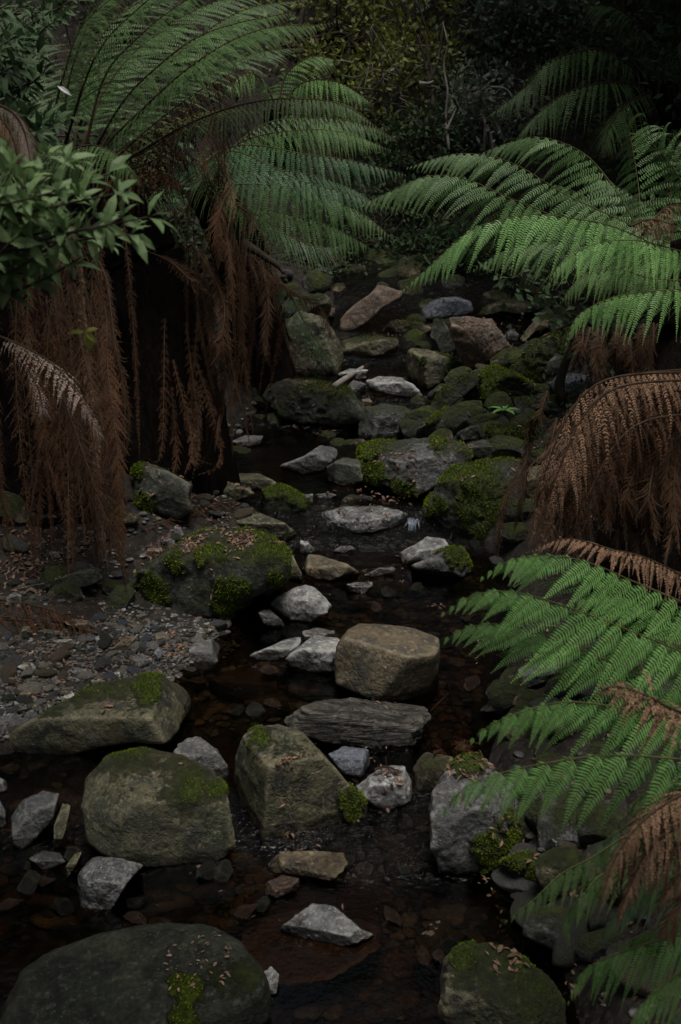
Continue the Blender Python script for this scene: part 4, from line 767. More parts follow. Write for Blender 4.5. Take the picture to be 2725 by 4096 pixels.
for k in range(12):
    x = RNG.uniform(540, 660); y1 = RNG.uniform(740, 1030); strand(B_, [(x - 40, RNG.uniform(470, 560), 6.35), (x + RNG.normal(0, 10), 700, 6.3), (x + RNG.normal(0, 14), y1, 6.3)], RNG.uniform(.03, .05), n=50, m=8)

# --- L: the fern at the left edge, seen only by its skirt of dead fronds
Lf = fern_root('tree_fern', 130, 1290, 4.2, 'tree fern trunk wrapped in long rusty dead fronds at the left edge')
trunk_of(Lf, [(60, 420, 4.9), (90, 700, 4.9), (120, 1000, 4.9), (140, 1190, 4.9)], [.15, .18, .22, .28])
for k in range(38):
    x0 = RNG.uniform(-30, 235); x1 = x0 * .95 + RNG.uniform(20, 85); y0 = RNG.uniform(520, 700); y1 = RNG.uniform(1190, 1370); dz = 4.25 + .35 * ((x0 - 110) / 140) ** 2 + RNG.normal(0, .10)
    ym = RNG.uniform(.4, .6); strand(Lf, [(x0, y0, dz), (x0 * .5 + x1 * .5 + RNG.normal(0, 26), y0 + (y1 - y0) * ym, dz - .05 + RNG.normal(0, .08)), (x1, y1, dz - .12)], RNG.uniform(.035, .07), n=78, m=10, mess=RNG.uniform(.1, .24))
for p, w, mt in [([(185,560,3.9),(220,700,3.9),(250,850,3.85),(275,1050,3.8),(290,1250,3.75),(292,1400,3.7)], .10, 'dead'), ([(150,600,3.9),(190,800,3.85),(230,1000,3.8),(265,1180,3.7),(280,1330,3.65)], .13, 'dead'), ([(200,560,3.9),(238,640,3.9),(262,800,3.9),(290,960,3.9),(300,1080,3.9)], .05, 'dead'),
                 ([(140,900,3.6),(185,1050,3.6),(235,1160,3.55),(285,1300,3.5)], .13, 'dead'), ([(170,520,3.8),(165,590,3.8),(178,650,3.8)], .09, 'deadp')]:
    strand(Lf, p, w * .85, n=90, m=14, mat=mt)
frond(Lf, [(-10,770,2.6),(60,800,2.5),(130,845,2.4),(190,920,2.35),(225,985,2.35),(232,1050,2.35)], .075, n=40, m=14, droop=.55, mat='deadg', mess=.13, sag=.3, up=(.5, -.6, 1), name='dead_frond', stipe='stipe', rr=.003, a0=15, label='pale greyish dead frond curling down in front of the rusty skirt')
frond(Lf, [(60,840,2.6),(90,900,2.6),(100,960,2.6)], .06, n=22, m=10, droop=.6, mat='deadg', mess=.15, name='dead_frond', rr=.003)
frond(Lf, [(-20,235,2.2),(25,255,2.2),(55,300,2.2),(72,380,2.2)], .065, n=34, m=18, droop=.5, mat='deadg', mess=.05, up=(.6, -.8, .6), name='dead_frond', rr=.003, label='buff coloured dead frond tip at the left edge above the shrub')
frond(Lf, [(-40,250,2.25),(0,270,2.25),(30,320,2.25),(45,390,2.25)], .07, n=34, m=18, droop=.5, mat='deadp', mess=.05, up=(.6, -.8, .6), name='dead_frond', rr=.003)

for p in [[(60,420,4.9),(-60,330,4.6),(-180,330,4.3),(-300,400,4.0)], [(60,420,4.9),(0,340,4.5),(-40,330,4.1),(-80,380,3.7)], [(60,420,4.9),(90,330,4.5),(120,320,4.1),(130,370,3.75)], [(60,420,4.9),(180,340,4.6),(260,350,4.35),(320,420,4.2)],
          [(60,420,4.9),(-80,320,5.2),(-200,330,5.4),(-330,400,5.6)], [(60,420,4.9),(60,310,5.4),(50,300,5.9),(40,350,6.3)], [(60,420,4.9),(-120,370,4.7),(-260,420,4.5)], [(60,420,4.9),(40,350,4.4),(20,380,4.0),(10,450,3.8)]]:
    frond(Lf, p, .26, n=40, m=22, droop=.45, mat='fern', tent=.5, rr=.006)
# --- C: the fern on the right bank
Cf = fern_root('tree_fern', 1500, 1250, 3.9, 'tree fern on the right bank with tiers of green fronds over a brown skirt')
trunk_of(Cf, [(1640, 560, 4.1), (1630, 800, 4.1), (1600, 1050, 4.0), (1570, 1250, 3.9)], [.15, .2, .25, .3])
for p, L, n, mt in [
    ([(1620,600,4.3),(1500,560,4.5),(1420,440,4.6),(1359,365,4.7),(1300,330,4.8),(1234,315,4.85),(1160,332,4.9),(1090,362,4.9)], .22, 46, 'fern'),
    ([(1620,600,4.2),(1480,530,4.3),(1359,475,4.3),(1284,438,4.3),(1209,390,4.3),(1134,360,4.3),(1044,355,4.3),(936,386,4.3)], .20, 56, 'fern'),
    ([(1620,620,4.1),(1500,600,4.1),(1379,545,4.0),(1234,480,3.95),(1159,450,3.9),(1074,412,3.9),(984,405,3.9),(890,445,3.9),(812,482,3.9)], .21, 58, 'fern'),
    ([(1620,620,4.0),(1434,530,3.8),(1334,505,3.7),(1234,493,3.65),(1159,505,3.6),(1084,530,3.6),(990,612,3.6),(928,668,3.6)], .20, 56, 'fernb'),
    ([(1640,600,3.6),(1500,560,3.4),(1434,553,3.3),(1359,565,3.25),(1290,610,3.2),(1264,652,3.2)], .16, 42, 'fernb'),
    ([(1700,650,3.4),(1568,665,3.1),(1484,672,3.05),(1409,685,3.0),(1334,725,2.95),(1302,792,2.95)], .15, 44, 'fernb'),
    ([(1640,650,3.8),(1500,640,3.6),(1420,620,3.5),(1340,640,3.45),(1290,695,3.4)], .14, 40, 'fern'),
    ([(1640,640,4.5),(1580,560,4.7),(1500,480,4.8),(1400,420,4.9),(1330,400,4.9)], .2, 50, 'fern'),
    ([(1660,640,4.3),(1600,500,4.4),(1560,400,4.5),(1500,330,4.6),(1440,300,4.6)], .2, 50, 'fern'),
    ([(1640,640,4.0),(1560,600,3.9),(1480,590,3.85),(1400,600,3.8),(1330,640,3.8)], .18, 44, 'fern'),
    ([(1560,600,4.4),(1484,560,4.5),(1470,430,4.6),(1450,310,4.7),(1425,240,4.7)], .21, 36, 'fern'),
    ([(1600,600,4.3),(1550,560,4.4),(1545,420,4.4),(1560,300,4.3)], .2, 34, 'fern'),
    ([(1600,600,4.6),(1440,540,4.9),(1340,450,5.1),(1260,420,5.2)], .2, 36, 'fern'),
    ([(1620,620,4.3),(1450,590,4.2),(1300,560,4.2),(1180,570,4.2),(1090,620,4.2)], .18, 46, 'fern'),
    ]:
    frond(Cf, p, L * 1.22, n=int(n * .66), m=24, pl=.48, droop=.45, tent=.75, mat=mt, a0=34, a1=58, s0=.08, rr=.003, stipe='stipeg', up=(.05, -.05, 1) if p[-1][1] > 320 else (-1, -.5, .2))
# the brown skirt arching over the bank
for k, (dx, dy, dz, w) in enumerate([(0, 0, 0, .17), (50, -6, .12, .2), (25, 18, -.05, .19), (70, 40, .0, .22), (110, 15, .15, .22), (90, 95, -.05, .15), (150, 60, .1, .16)]):
    dead(Cf, [(1650 + dx, 870 + dy, 3.2 + dz), (1560 + dx, 858 + dy, 3.05 + dz), (1430 + dx, 866 + dy, 2.98 + dz), (1362 + dx, 892 + dy, 2.95 + dz), (1315 + dx, 945 + dy, 2.95 + dz), (1286 + dx, 1000 + dy, 2.95 + dz), (1262 + dx * .9, 1070 + dy, 2.95 + dz), (1238 + dx * .8, 1150 + dy, 2.98 + dz), (1215 + dx * .7, 1270 + dy, 3.0 + dz)],
         w, n=62, m=24, droop=.86, mat='deadp' if k < 3 else 'dead', mess=.13 + .03 * (k > 2), curl=.25 + .1 * k, up=(-.2, -.1, 1), tent=.4, tone=.12 - .07 * k, a0=-5, a1=25, prof=.55, sag=.5, wid=.55, pl=.5)
for k in range(30):
    x = RNG.uniform(1260, 1580); y0 = RNG.uniform(960, 1080); y1 = RNG.uniform(1200, 1320); strand(Cf, [(x + 20, y0, 3.1), (x, (y0 + y1) / 2, 3.05), (x + RNG.normal(0, 20), y1, 3.05)], RNG.uniform(.035, .06), n=46, m=10, mat='dead')
for k in range(20):
    x = RNG.uniform(1320, 1500); y0 = RNG.uniform(740, 790); strand(Cf, [(x + 15, y0, 3.2), (x + 5, y0 + 50, 3.15), (x + RNG.normal(0, 12), RNG.uniform(840, 890), 3.15)], RNG.uniform(.03, .05), n=26, m=9, mat='dead')
for p, w in [([(1215,985,3.5),(1200,1060,3.5),(1175,1160,3.5),(1150,1285,3.5)], .055), ([(1225,960,3.5),(1215,1050,3.5),(1190,1130,3.5),(1165,1230,3.5)], .06), ([(1260,900,3.5),(1230,960,3.5),(1210,1010,3.5)], .05)]: strand(Cf, p, w, n=46)
for p, w in [([(1450,520,3.4),(1500,505,3.4),(1560,520,3.4)], .09), ([(1480,540,3.4),(1530,480,3.45),(1575,470,3.5)], .09)]: dead(Cf, p, w, n=24, mat='deadp')

# --- E: the low fern at the right front
E = fern_root('tree_fern', 1800, 1900, 2.4, 'low fern in front at the right edge with bright green fronds over the creek')
trunk_of(E, [(1790, 1620, 2.3), (1800, 1750, 2.3), (1810, 1850, 2.35)], [.10, .13, .16])
for p, L, n, mt, dr in [
    ([(1800,1560,2.3),(1700,1450,2.3),(1568,1385,2.2),(1450,1335,2.15),(1360,1296,2.1),(1270,1279,2.1),(1170,1290,2.05),(1108,1330,2.05)], .155, 30, 'fernb', .30),
    ([(1800,1600,2.3),(1700,1560,2.2),(1568,1500,2.1),(1400,1432,2.0),(1280,1388,1.98),(1180,1362,1.95),(1090,1368,1.95),(1018,1412,1.95)], .165, 32, 'fernb', .32),
    ([(1800,1640,2.3),(1700,1620,2.2),(1568,1590,2.1),(1420,1530,2.05),(1300,1478,2.0),(1180,1440,2.0),(1080,1442,2.0),(1006,1482,2.0)], .16, 32, 'fernb', .34),
    ([(1780,1640,2.5),(1640,1480,2.4),(1500,1400,2.35),(1380,1370,2.3),(1300,1400,2.3)], .15, 26, 'fernb', .35),
    ([(1800,1660,2.4),(1700,1560,2.35),(1600,1500,2.3),(1480,1470,2.28),(1370,1500,2.25)], .15, 26, 'fern', .32),
    ([(1800,1720,2.3),(1700,1640,2.2),(1620,1600,2.15),(1500,1590,2.1),(1400,1620,2.1)], .14, 26, 'fern', .4),
    ([(1800,1800,1.9),(1720,1780,1.85),(1620,1790,1.8),(1520,1810,1.8),(1440,1860,1.8)], .11, 24, 'fern', .5),
    ([(1800,1720,2.1),(1700,1700,2.0),(1568,1660,1.9),(1420,1628,1.85),(1320,1615,1.85),(1230,1628,1.8),(1130,1668,1.8),(1066,1718,1.8)], .125, 30, 'fernb', .45),
    ([(1800,1800,2.0),(1700,1770,1.85),(1568,1748,1.75),(1400,1738,1.7),(1280,1753,1.68),(1150,1780,1.65),(1060,1820,1.65),(1003,1893,1.65)], .135, 26, 'fernb', .6),
    ([(1800,1800,2.3),(1640,1700,2.2),(1500,1640,2.15),(1400,1640,2.1),(1330,1680,2.1)], .13, 26, 'fern', .4),
    ([(1700,1900,2.2),(1500,1900,2.1),(1360,1975,2.0),(1290,2012,1.95),(1230,2070,1.9),(1150,2130,1.9)], .085, 34, 'fern', .5),
    ([(1700,1950,2.0),(1420,2000,1.9),(1350,2050,1.85),(1310,2110,1.85),(1312,2190,1.85)], .085, 28, 'fern', .4),
    ([(1800,2100,1.8),(1568,2150,1.7),(1440,2188,1.65),(1350,2230,1.6),(1308,2308,1.6)], .10, 28, 'fernb', .5),
    ([(1780,2000,2.1),(1640,1990,2.0),(1520,2030,1.95),(1420,2100,1.95),(1380,2180,1.95)], .10, 28, 'fernd', .4),
    ([(1780,2050,2.1),(1660,2100,2.0),(1540,2180,1.95),(1460,2270,1.95)], .10, 28, 'fernd', .4),
    ([(1780,2120,2.0),(1660,2230,1.9),(1560,2330,1.85),(1480,2400,1.85)], .10, 28, 'fernd', .4),
    ([(1780,1880,2.4),(1640,1850,2.3),(1500,1870,2.25),(1400,1930,2.2),(1340,1990,2.2)], .11, 28, 'fernd', .4),
    ([(1800,2150,1.7),(1620,2210,1.6),(1500,2290,1.55),(1440,2380,1.55)], .09, 28, 'fernb', .5),
    ([(1800,2000,1.8),(1600,2080,1.75),(1480,2150,1.7),(1400,2180,1.7)], .09, 26, 'fern', .5),
    ]:
    frond(E, p, L * 1.12, n=int(n * .74), m=26, droop=dr - .08, tent=1.0 + dr, mat=mt, a0=42, a1=60, s0=.05, rr=.0025, up=(.05, -.15, 1), mess=.04, stipe='stipeg', pl=.50, sag=.08, wid=.62)
frond(E, [(1700,1680,1.6),(1568,1640,1.55),(1480,1598,1.52),(1410,1580,1.5),(1368,1602,1.5)], .062, n=40, m=14, pl=.8, wid=.95, tent=.9, tone=.3, droop=.4, mat='deadp', mess=.14, name='dead_frond', rr=.003, up=(.2,-.6,1), label='faded brown frond tip in front of the bright green ones')
for p in [[(1700,1790,1.6),(1568,1830,1.5),(1470,1900,1.45),(1410,1990,1.45),(1378,2105,1.45)], [(1720,1850,1.55),(1600,1880,1.5),(1500,1950,1.48),(1450,2040,1.48),(1420,2130,1.48)], [(1740,1900,1.6),(1640,1950,1.5),(1560,2020,1.5),(1500,2110,1.5)]]:
    dead(E, p, .065, n=60, m=14, droop=.45, mat='deadp', mess=.12, up=(-.2, -.3, 1), tent=.8, wid=.9, rr=.0025, pl=.62)
for p in [[(1700,1830,1.62),(1600,1850,1.56),(1500,1920,1.5),(1440,1990,1.5),(1400,2080,1.5)], [(1740,1960,1.5),(1640,2010,1.48),(1560,2090,1.47),(1520,2160,1.47)], [(1760,1830,1.55),(1640,1880,1.5),(1560,1950,1.48),(1500,2050,1.48)], [(1700,1760,1.6),(1600,1800,1.56),(1520,1870,1.54),(1460,1960,1.54)]]:
    dead(E, p, .085, n=44, m=16, droop=.45, mat='dead', mess=.14, up=(-.2, -.3, 1), tent=.8, wid=.8, rr=.0025)
dead(E, [(1640,1340,2.6),(1500,1300,2.55),(1400,1262,2.5),(1300,1240,2.5),(1212,1272,2.5)], .085, n=36, m=14, droop=.3, mat='deadp', mess=.10, wid=.9, rr=.003)
dead(E, [(1640,1380,2.6),(1560,1320,2.55),(1460,1275,2.5),(1360,1262,2.5)], .085, n=30, m=14, droop=.3, mat='deadp', mess=.12, wid=.9, rr=.003)

# --- F: the fern in the dark at the back right, and one filling the top left
F_ = fern_root('tree_fern', 1500, 420, 8.0, 'dim tree fern in deep shade at the back right')
trunk_of(F_, [(1500, 190, 7.4), (1510, 330, 7.5), (1510, 420, 7.6)], [.14, .18, .22])
for p in [[(1500,190,7.4),(1400,120,7.2),(1334,118,7.1),(1259,145,7.0),(1209,200,7.0),(1118,272,7.0)], [(1500,200,7.4),(1400,190,7.0),(1300,215,6.9),(1230,270,6.8),(1180,330,6.8)], [(1500,180,7.4),(1480,80,7.3),(1420,20,7.2),(1340,10,7.2)],
          [(1500,200,7.4),(1560,120,7.2),(1640,100,7.0)], [(1500,210,7.2),(1440,240,6.8),(1400,300,6.6),(1390,360,6.5)]]:
    frond(F_, p, .34, n=34, m=20, droop=.5, mat='fern', s0=.1, rr=.009)
G_ = fern_root('tree_fern', 900, 560, 10.5, 'half hidden bright fern low in the background behind the blue-green fronds')
trunk_of(G_, [(640, 250, 9.6), (650, 330, 9.7)], [.12, .16])
for p in [[(640,250,9.6),(700,190,9.3),(780,190,9.1),(860,240,9.0)], [(640,250,9.6),(730,230,9.3),(800,240,9.1),(850,280,9.0)], [(640,250,9.6),(600,180,9.4),(560,170,9.2),(520,210,9.0)], [(640,250,9.6),(660,170,9.6),(720,130,9.6),(780,140,9.6)], [(640,260,9.5),(720,270,9.2),(800,300,9.0),(880,340,8.9)]]:
    frond(G_, p, .34, n=30, m=16, droop=.45, mat='fernb', s0=.1, rr=.009)

# ------------------------------------------------------------------ leafy shrubs
def leaves(pos, dr, upv, ln, wd, mb=None):
    """folded, slightly arched leaves: 8 points each"""
    n = len(pos); dr = norm(dr); sd_ = norm(np.cross(dr, upv)); nn = np.cross(sd_, dr); ln = ln[:, None]; wd = wd[:, None]
    a = pos; m1 = pos + dr * ln * .35 + nn * ln * .03; m2 = pos + dr * ln * .70 - nn * ln * .02; t = pos + dr * ln - nn * ln * .14
    V = np.stack([a, m1 - sd_ * wd * .5 + nn * wd * .16, m1, m1 + sd_ * wd * .5 + nn * wd * .16, m2 - sd_ * wd * .38 + nn * wd * .10, m2, m2 + sd_ * wd * .38 + nn * wd * .10, t], 1)
    b = np.arange(n)[:, None] * 8
    q = np.vstack([b + [1, 2, 5, 4], b + [2, 3, 6, 5]]); t3 = np.vstack([b + [0, 2, 1], b + [0, 3, 2], b + [4, 5, 7], b + [5, 6, 7]])
    return V.reshape(-1, 3), q, t3
def shrub(name, label, twigs, leafmat, bark, ln, per=6, nodes=5, root=None, rad=.006, wr=.38, cat='shrub', tint=(.5, .25)):
    """twigs: lists of points (px, py, depth) or world points; whorls of leaves along each"""
    e = root or fern_root(name, *twigs[0][0], label, cat); og = np.array(e.location); mb = MB(); lv = MB()
    for tw in twigs:
        c = [P(*p) if len(p) == 3 and not isinstance(p, np.ndarray) else p for p in tw]; v, q, t = tube(c, [rad, rad * .7, rad * .35], 5, 14); mb.add(v, q, t)
        C_, L_ = catmull(c, 30); T = norm(np.gradient(C_, axis=0))
        for kk in range(nodes):
            i = int(29 - kk * 24 / nodes * (1 if nodes > 1 else 0)); k = per + int(RNG.integers(-1, 2)); th = RNG.uniform(0, 6.28) + np.arange(k) * 2.4
            a = norm(np.cross(T[i], [.1, .2, 1.0])); b = np.cross(T[i], a)
            d = norm(a * np.cos(th)[:, None] + b * np.sin(th)[:, None] + T[i] * (.9 if kk == 0 else .45) + RNG.normal(0, .2, (k, 3)) + [0, 0, .10])
            u_ = norm(RNG.normal(0, .35, (k, 3)) + [0, -.3, 1.0]); l = ln * RNG.uniform(.6, 1.15, k)
            v, q, t = leaves(C_[i] + d * ln * .05, d, u_, l, l * wr * RNG.uniform(.85, 1.15, k)); lv.add(v, q, t, np.repeat(np.clip(RNG.normal(tint[0], tint[1], k), 0, 1), 8))
    link('branch', mb.mesh('branch', [M[bark]], origin=og), e); link('leaf_spray', lv.mesh('leaf_spray', [M[leafmat]], False, og), e)
    return e
tw = []
for x, y, d in [(340,500,1.45),(270,445,1.45),(300,540,1.5),(200,420,1.5),(150,375,1.5),(110,360,1.6),(215,500,1.5),(150,470,1.55),(120,530,1.5),(60,420,1.5),(30,390,1.55),(60,500,1.5),(30,570,1.55),(20,640,1.6),(100,600,1.6),(240,560,1.55),(10,450,1.5),(180,540,1.6),(250,400,1.6),(80,460,1.6),(130,440,1.45),(60,620,1.6),(20,560,1.5),(280,500,1.6),(230,520,1.5),(20,400,1.5)]:
    x0, y0 = RNG.uniform(-160, -60), RNG.uniform(480, 720); tw.append([(x0, y0, d + .12), ((x0 + x) / 2, (y0 + y) / 2 + 12 * RNG.normal(), d + .04), (x, y, d)])
S1 = shrub('shrub', 'leafy shrub with broad glossy green leaves reaching in from the left edge', tw, 'leaf', 'bark', .042, per=5, nodes=4, rad=.003, wr=.36)
yl = MB(); p0 = P(195, 765, 1.6)
v, q, t = leaves(np.repeat(p0[None], 4, 0), np.array([[1, 0, -.9], [.3, 0, -1], [-1, .1, 0], [.6, .2, .2]]), np.array([[0, -.8, 1.0]] * 4), np.array([.022, .028, .026, .02]), np.array([.009, .010, .009, .008])); yl.add(v, q, t, .6)
o = link('leaf_cluster', yl.mesh('leaf_cluster', [M['yell']], False, np.array(S1.location)), S1); o['label'] = 'bright yellow-green young leaves at the tip of a low twig'
tw = []
for k in range(46):
    x, y, d = RNG.uniform(-10, 165), RNG.uniform(-10, 330), RNG.uniform(2.4, 3.2); 
    if x > 110 and y > 60 and y < 180: x -= 60
    tw.append([(x - RNG.uniform(90, 160), y + RNG.uniform(30, 120), d + .2), (x - 40, y + 25, d + .05), (x, y, d)])
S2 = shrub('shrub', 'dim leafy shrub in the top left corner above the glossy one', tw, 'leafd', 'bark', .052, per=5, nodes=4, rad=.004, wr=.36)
yl = MB(); v, q, t = leaves(P(132, 198, 2.35)[None], np.array([[1, 0, -.6]]), np.array([[.3, -1, .6]]), np.array([.034]), np.array([.010])); yl.add(v, q, t, .9)
o = link('pale_leaf', yl.mesh('pale_leaf', [M['white']], False, np.array(S2.location)), S2); o['label'] = 'single whitish upturned leaf'

# shrubs and thin trees across the slope behind
def bush(name, label, spot, w, h, mat, nclump, ln, bark='bark', cat='shrub', stems=7, per=26, seed=0, flat=.7):
    """spot = (px, py of crown centre, depth); w, h in metres"""
    rg = np.random.default_rng(seed + 50); c = P(*spot); g = float(hgt(c[0], c[1])); e = bpy.data.objects.new(name, None); COL.objects.link(e); e.location = (c[0], c[1], g); tag(e, label, cat, None); og = np.array(e.location)
    mb = MB(); lv = MB(); cl = []
    while len(cl) < nclump:
        p = rg.uniform(-1, 1, 3)
        if np.linalg.norm(p) < 1 and fbm((p * 2.1)[None] + seed, 2, seed)[0] > -.25: cl.append(c + p * [w / 2, w * flat / 2, h / 2])
    cl = np.array(cl)
    for s in range(stems):
        tgt = cl[rg.integers(len(cl))]; b0 = np.array([c[0] + rg.normal(0, .12), c[1] + rg.normal(0, .12), g - .1])
        mb.tube([b0, (b0 + c) / 2 + rg.normal(0, .12, 3), tgt * .6 + c * .4 + rg.normal(0, .05, 3), tgt], [.028, .02, .012, .004], sides=5, n=16)
        for r in range(7):
            t2 = cl[rg.integers(len(cl))]; st = b0 * .3 + c * .4 + tgt * .3 if r % 2 else c * .6 + tgt * .4
            mb.tube([st, (st + t2) / 2 + rg.normal(0, .08, 3), t2], [.010, .006, .002], sides=4, n=10)
    k = per; n = nclump * k; ctr = np.repeat(cl, k, 0); rr_ = rg.normal(0, 1, (n, 3)); rad = np.repeat(rg.uniform(.035, .10, nclump), k)[:, None] * (ln / .045)
    pos = ctr + rr_ * rad * [1, 1, .7]; d = norm(rr_ + [0, 0, .2] + rg.normal(0, .5, (n, 3))); u_ = norm(rg.normal(0, .6, (n, 3)) + [0, 0, 1.0]); l = ln * rg.uniform(.5, 1.2, n)
    sd2 = norm(np.cross(d, u_)) * (l * .26)[:, None]; V = np.stack([pos, pos + d * l[:, None] * .45 - sd2, pos + d * l[:, None], pos + d * l[:, None] * .45 + sd2], 1).reshape(-1, 3)
    b = np.arange(n)[:, None] * 4; ti = np.repeat(np.clip(np.repeat(rg.normal(.45, .22, nclump), k) + rg.normal(0, .14, n), 0, 1), 4)
    lv.add(V, b + [0, 1, 2, 3], None, ti)
    link('crown', lv.mesh('crown', [M[mat]], False, og), e); link('branch', mb.mesh('branch', [M[bark]], origin=og), e)
    return e
bush('shrub', 'yellow-green shrub at the top centre of the slope', (800, 60, 10.5), 2.0, 1.9, 'leafy', 150, .075, seed=1)
bush('shrub', 'olive shrub with twiggy gaps just below the yellow-green one', (870, 190, 10.0), 1.5, 1.1, 'leafy', 70, .062, seed=2, bark='barkp')
bush('shrub', 'grey-green shrub to the right of the thin bare stems', (1110, 110, 11.0), 1.8, 2.0, 'leafg', 140, .070, seed=3, bark='barkp')
bush('shrub', 'brightest grey-green shrub near the top, left of the deep shade', (1260, 80, 10.5), 1.4, 1.3, 'leafg', 110, .075, seed=4)
bush('shrub', 'low grey-green shrub at the foot of the slope behind the right ferns', (1120, 265, 9.8), 1.0, .8, 'leafg', 70, .062, seed=5, bark='barkp')
bush('shrub', 'dark shrub rising at the top between the yellow and grey-green ones', (980, 40, 12.0), 1.8, 1.6, 'leafd', 100, .070, seed=6, bark='barkp')
bush('shrub', 'dark shrub in the top right corner', (1480, 40, 9.5), 1.9, 1.8, 'leafd', 110, .070, seed=7)
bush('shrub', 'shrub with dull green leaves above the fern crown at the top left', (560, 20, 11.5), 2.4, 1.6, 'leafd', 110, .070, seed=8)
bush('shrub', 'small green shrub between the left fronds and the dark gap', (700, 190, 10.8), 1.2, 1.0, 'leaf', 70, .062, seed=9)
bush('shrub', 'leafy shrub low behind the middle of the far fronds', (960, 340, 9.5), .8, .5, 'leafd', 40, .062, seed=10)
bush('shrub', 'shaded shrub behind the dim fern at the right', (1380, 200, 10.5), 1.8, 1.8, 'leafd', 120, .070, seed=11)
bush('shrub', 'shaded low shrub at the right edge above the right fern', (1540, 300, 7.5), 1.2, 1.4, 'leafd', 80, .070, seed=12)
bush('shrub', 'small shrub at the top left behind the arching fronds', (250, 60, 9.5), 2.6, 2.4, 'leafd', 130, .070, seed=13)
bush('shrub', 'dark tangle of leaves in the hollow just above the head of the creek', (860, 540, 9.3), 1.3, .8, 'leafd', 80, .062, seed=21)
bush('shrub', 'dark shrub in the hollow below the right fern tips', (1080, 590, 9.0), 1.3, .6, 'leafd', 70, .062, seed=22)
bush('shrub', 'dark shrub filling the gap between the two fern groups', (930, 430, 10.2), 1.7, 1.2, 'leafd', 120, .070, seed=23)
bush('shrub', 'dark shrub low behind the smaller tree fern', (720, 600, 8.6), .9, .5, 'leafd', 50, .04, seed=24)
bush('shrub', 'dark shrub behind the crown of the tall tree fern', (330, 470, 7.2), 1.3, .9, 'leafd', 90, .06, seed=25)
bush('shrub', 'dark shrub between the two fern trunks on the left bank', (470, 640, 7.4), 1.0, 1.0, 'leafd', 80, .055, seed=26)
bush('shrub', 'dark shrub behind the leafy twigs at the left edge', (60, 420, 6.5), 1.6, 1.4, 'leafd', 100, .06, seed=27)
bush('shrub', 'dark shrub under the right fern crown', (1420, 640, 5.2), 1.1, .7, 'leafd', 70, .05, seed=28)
# bare stems
def bare(label, stems, mat='barkp', r=.02, cat='sapling', name='bare_sapling'):
    mb = MB(); p0 = P(*stems[0][0]); og = np.array([p0[0], p0[1], p0[2]])
    for s in stems: mb.tube([P(*p) for p in s], [r, r * .7, r * .4], sides=6, n=20, bump=.2)
    tag(link(name, mb.mesh(name, [M[mat]], origin=og), loc=og), label, cat)
bare('tall thin bare sapling with a forked grey stem in the middle of the slope', [[(1004,330,9.6),(993,260,9.55),(999,200,9.6),(988,140,9.6),(978,60,9.65),(958,0,9.6)], [(992,200,9.6),(975,130,9.6),(962,80,9.6)], [(990,190,9.6),(1010,130,9.6),(1020,60,9.6)]], 'bark', .022)
bare('pale straight thin stem right of the forked sapling', [[(1034,345,9.3),(1026,270,9.35),(1031,215,9.3),(1022,150,9.3),(1030,100,9.25),(1019,50,9.3)], [(1028,300,9.3),(1050,250,9.3)]], 'barkp', .013)
bare('short pale broken branch hanging in the sapling', [[(965,192,9.2),(985,192,9.2),(998,187,9.2)]], 'barkp', .022, 'branch', 'broken_branch')
bare('arched bare twig bending down left of the dim fern', [[(1130,200,9.0),(1165,205,9.0),(1185,235,9.0),(1200,275,9.0)]], 'barkp', .010, 'twig', 'arched_twig')
bare('dark slender trunk behind the yellow-green shrub', [[(690,260,10.3),(695,180,10.3),(690,80,10.3),(700,0,10.3)]], 'bark', .05, 'tree', 'slender_tree')
bare('mossy crooked branch lying against the smaller tree fern', [[(560,560,6.1),(600,585,6.1),(640,612,6.1),(655,630,6.1)]], 'bark', .028, 'branch', 'fallen_branch')
# undergrowth that fills the slope
rg = np.random.default_rng(31); n = 11000
X = rg.uniform(-6, 6, n); Y = rg.uniform(8.7, 14, n); nz = fbm(np.stack([X * .9, Y * .9, 0 * X], -1), 3, 77); kp = nz > .02; X, Y = X[kp], Y[kp]; n = len(X)
Zp = hgt(X, Y) + rg.uniform(0, 1, n) ** 1.5 * (.55 + .6 * np.clip(nz[kp], 0, 1)); d = norm(rg.normal(0, 1, (n, 3)) + [0, -.3, .3]); u_ = norm(rg.normal(0, .6, (n, 3)) + [0, 0, 1.0]); l = rg.uniform(.03, .08, n)
sd2 = norm(np.cross(d, u_)) * (l * .25)[:, None]; pos = np.stack([X, Y, Zp], 1); V = np.stack([pos, pos + d * l[:, None] * .45 - sd2, pos + d * l[:, None], pos + d * l[:, None] * .45 + sd2], 1).reshape(-1, 3)
mb = MB(); mb.add(V, np.arange(n)[:, None] * 4 + [0, 1, 2, 3], None, np.repeat(rg.uniform(0, .8, n), 4))
n = 40000; X = rg.uniform(-5, 5, n); Y = rg.uniform(2.2, 9.5, n); dl = xl(Y) - X; dr = X - xr(Y); nz = fbm(np.stack([X * 1.6, Y * 1.6, 0 * X], -1), 3, 78)
kp = (((dl > .5) & (Y > 5.6)) | ((dl > 1.2) & (Y > 4.6)) | (dr > .42)) & (nz > -.15); X, Y, nz = X[kp], Y[kp], nz[kp]; n = len(X)
Zp = hgt(X, Y) + rg.uniform(0, 1, n) ** 1.4 * (.03 + .16 * np.clip(nz + .2, 0, 1)); d = norm(rg.normal(0, 1, (n, 3)) + [0, -.3, .3]); u_ = norm(rg.normal(0, .6, (n, 3)) + [0, 0, 1.0]); l = rg.uniform(.02, .045, n)
sd2 = norm(np.cross(d, u_)) * (l * .22)[:, None]; pos = np.stack([X, Y, Zp], 1); V = np.stack([pos, pos + d * l[:, None] * .45 - sd2, pos + d * l[:, None], pos + d * l[:, None] * .45 + sd2], 1).reshape(-1, 3)
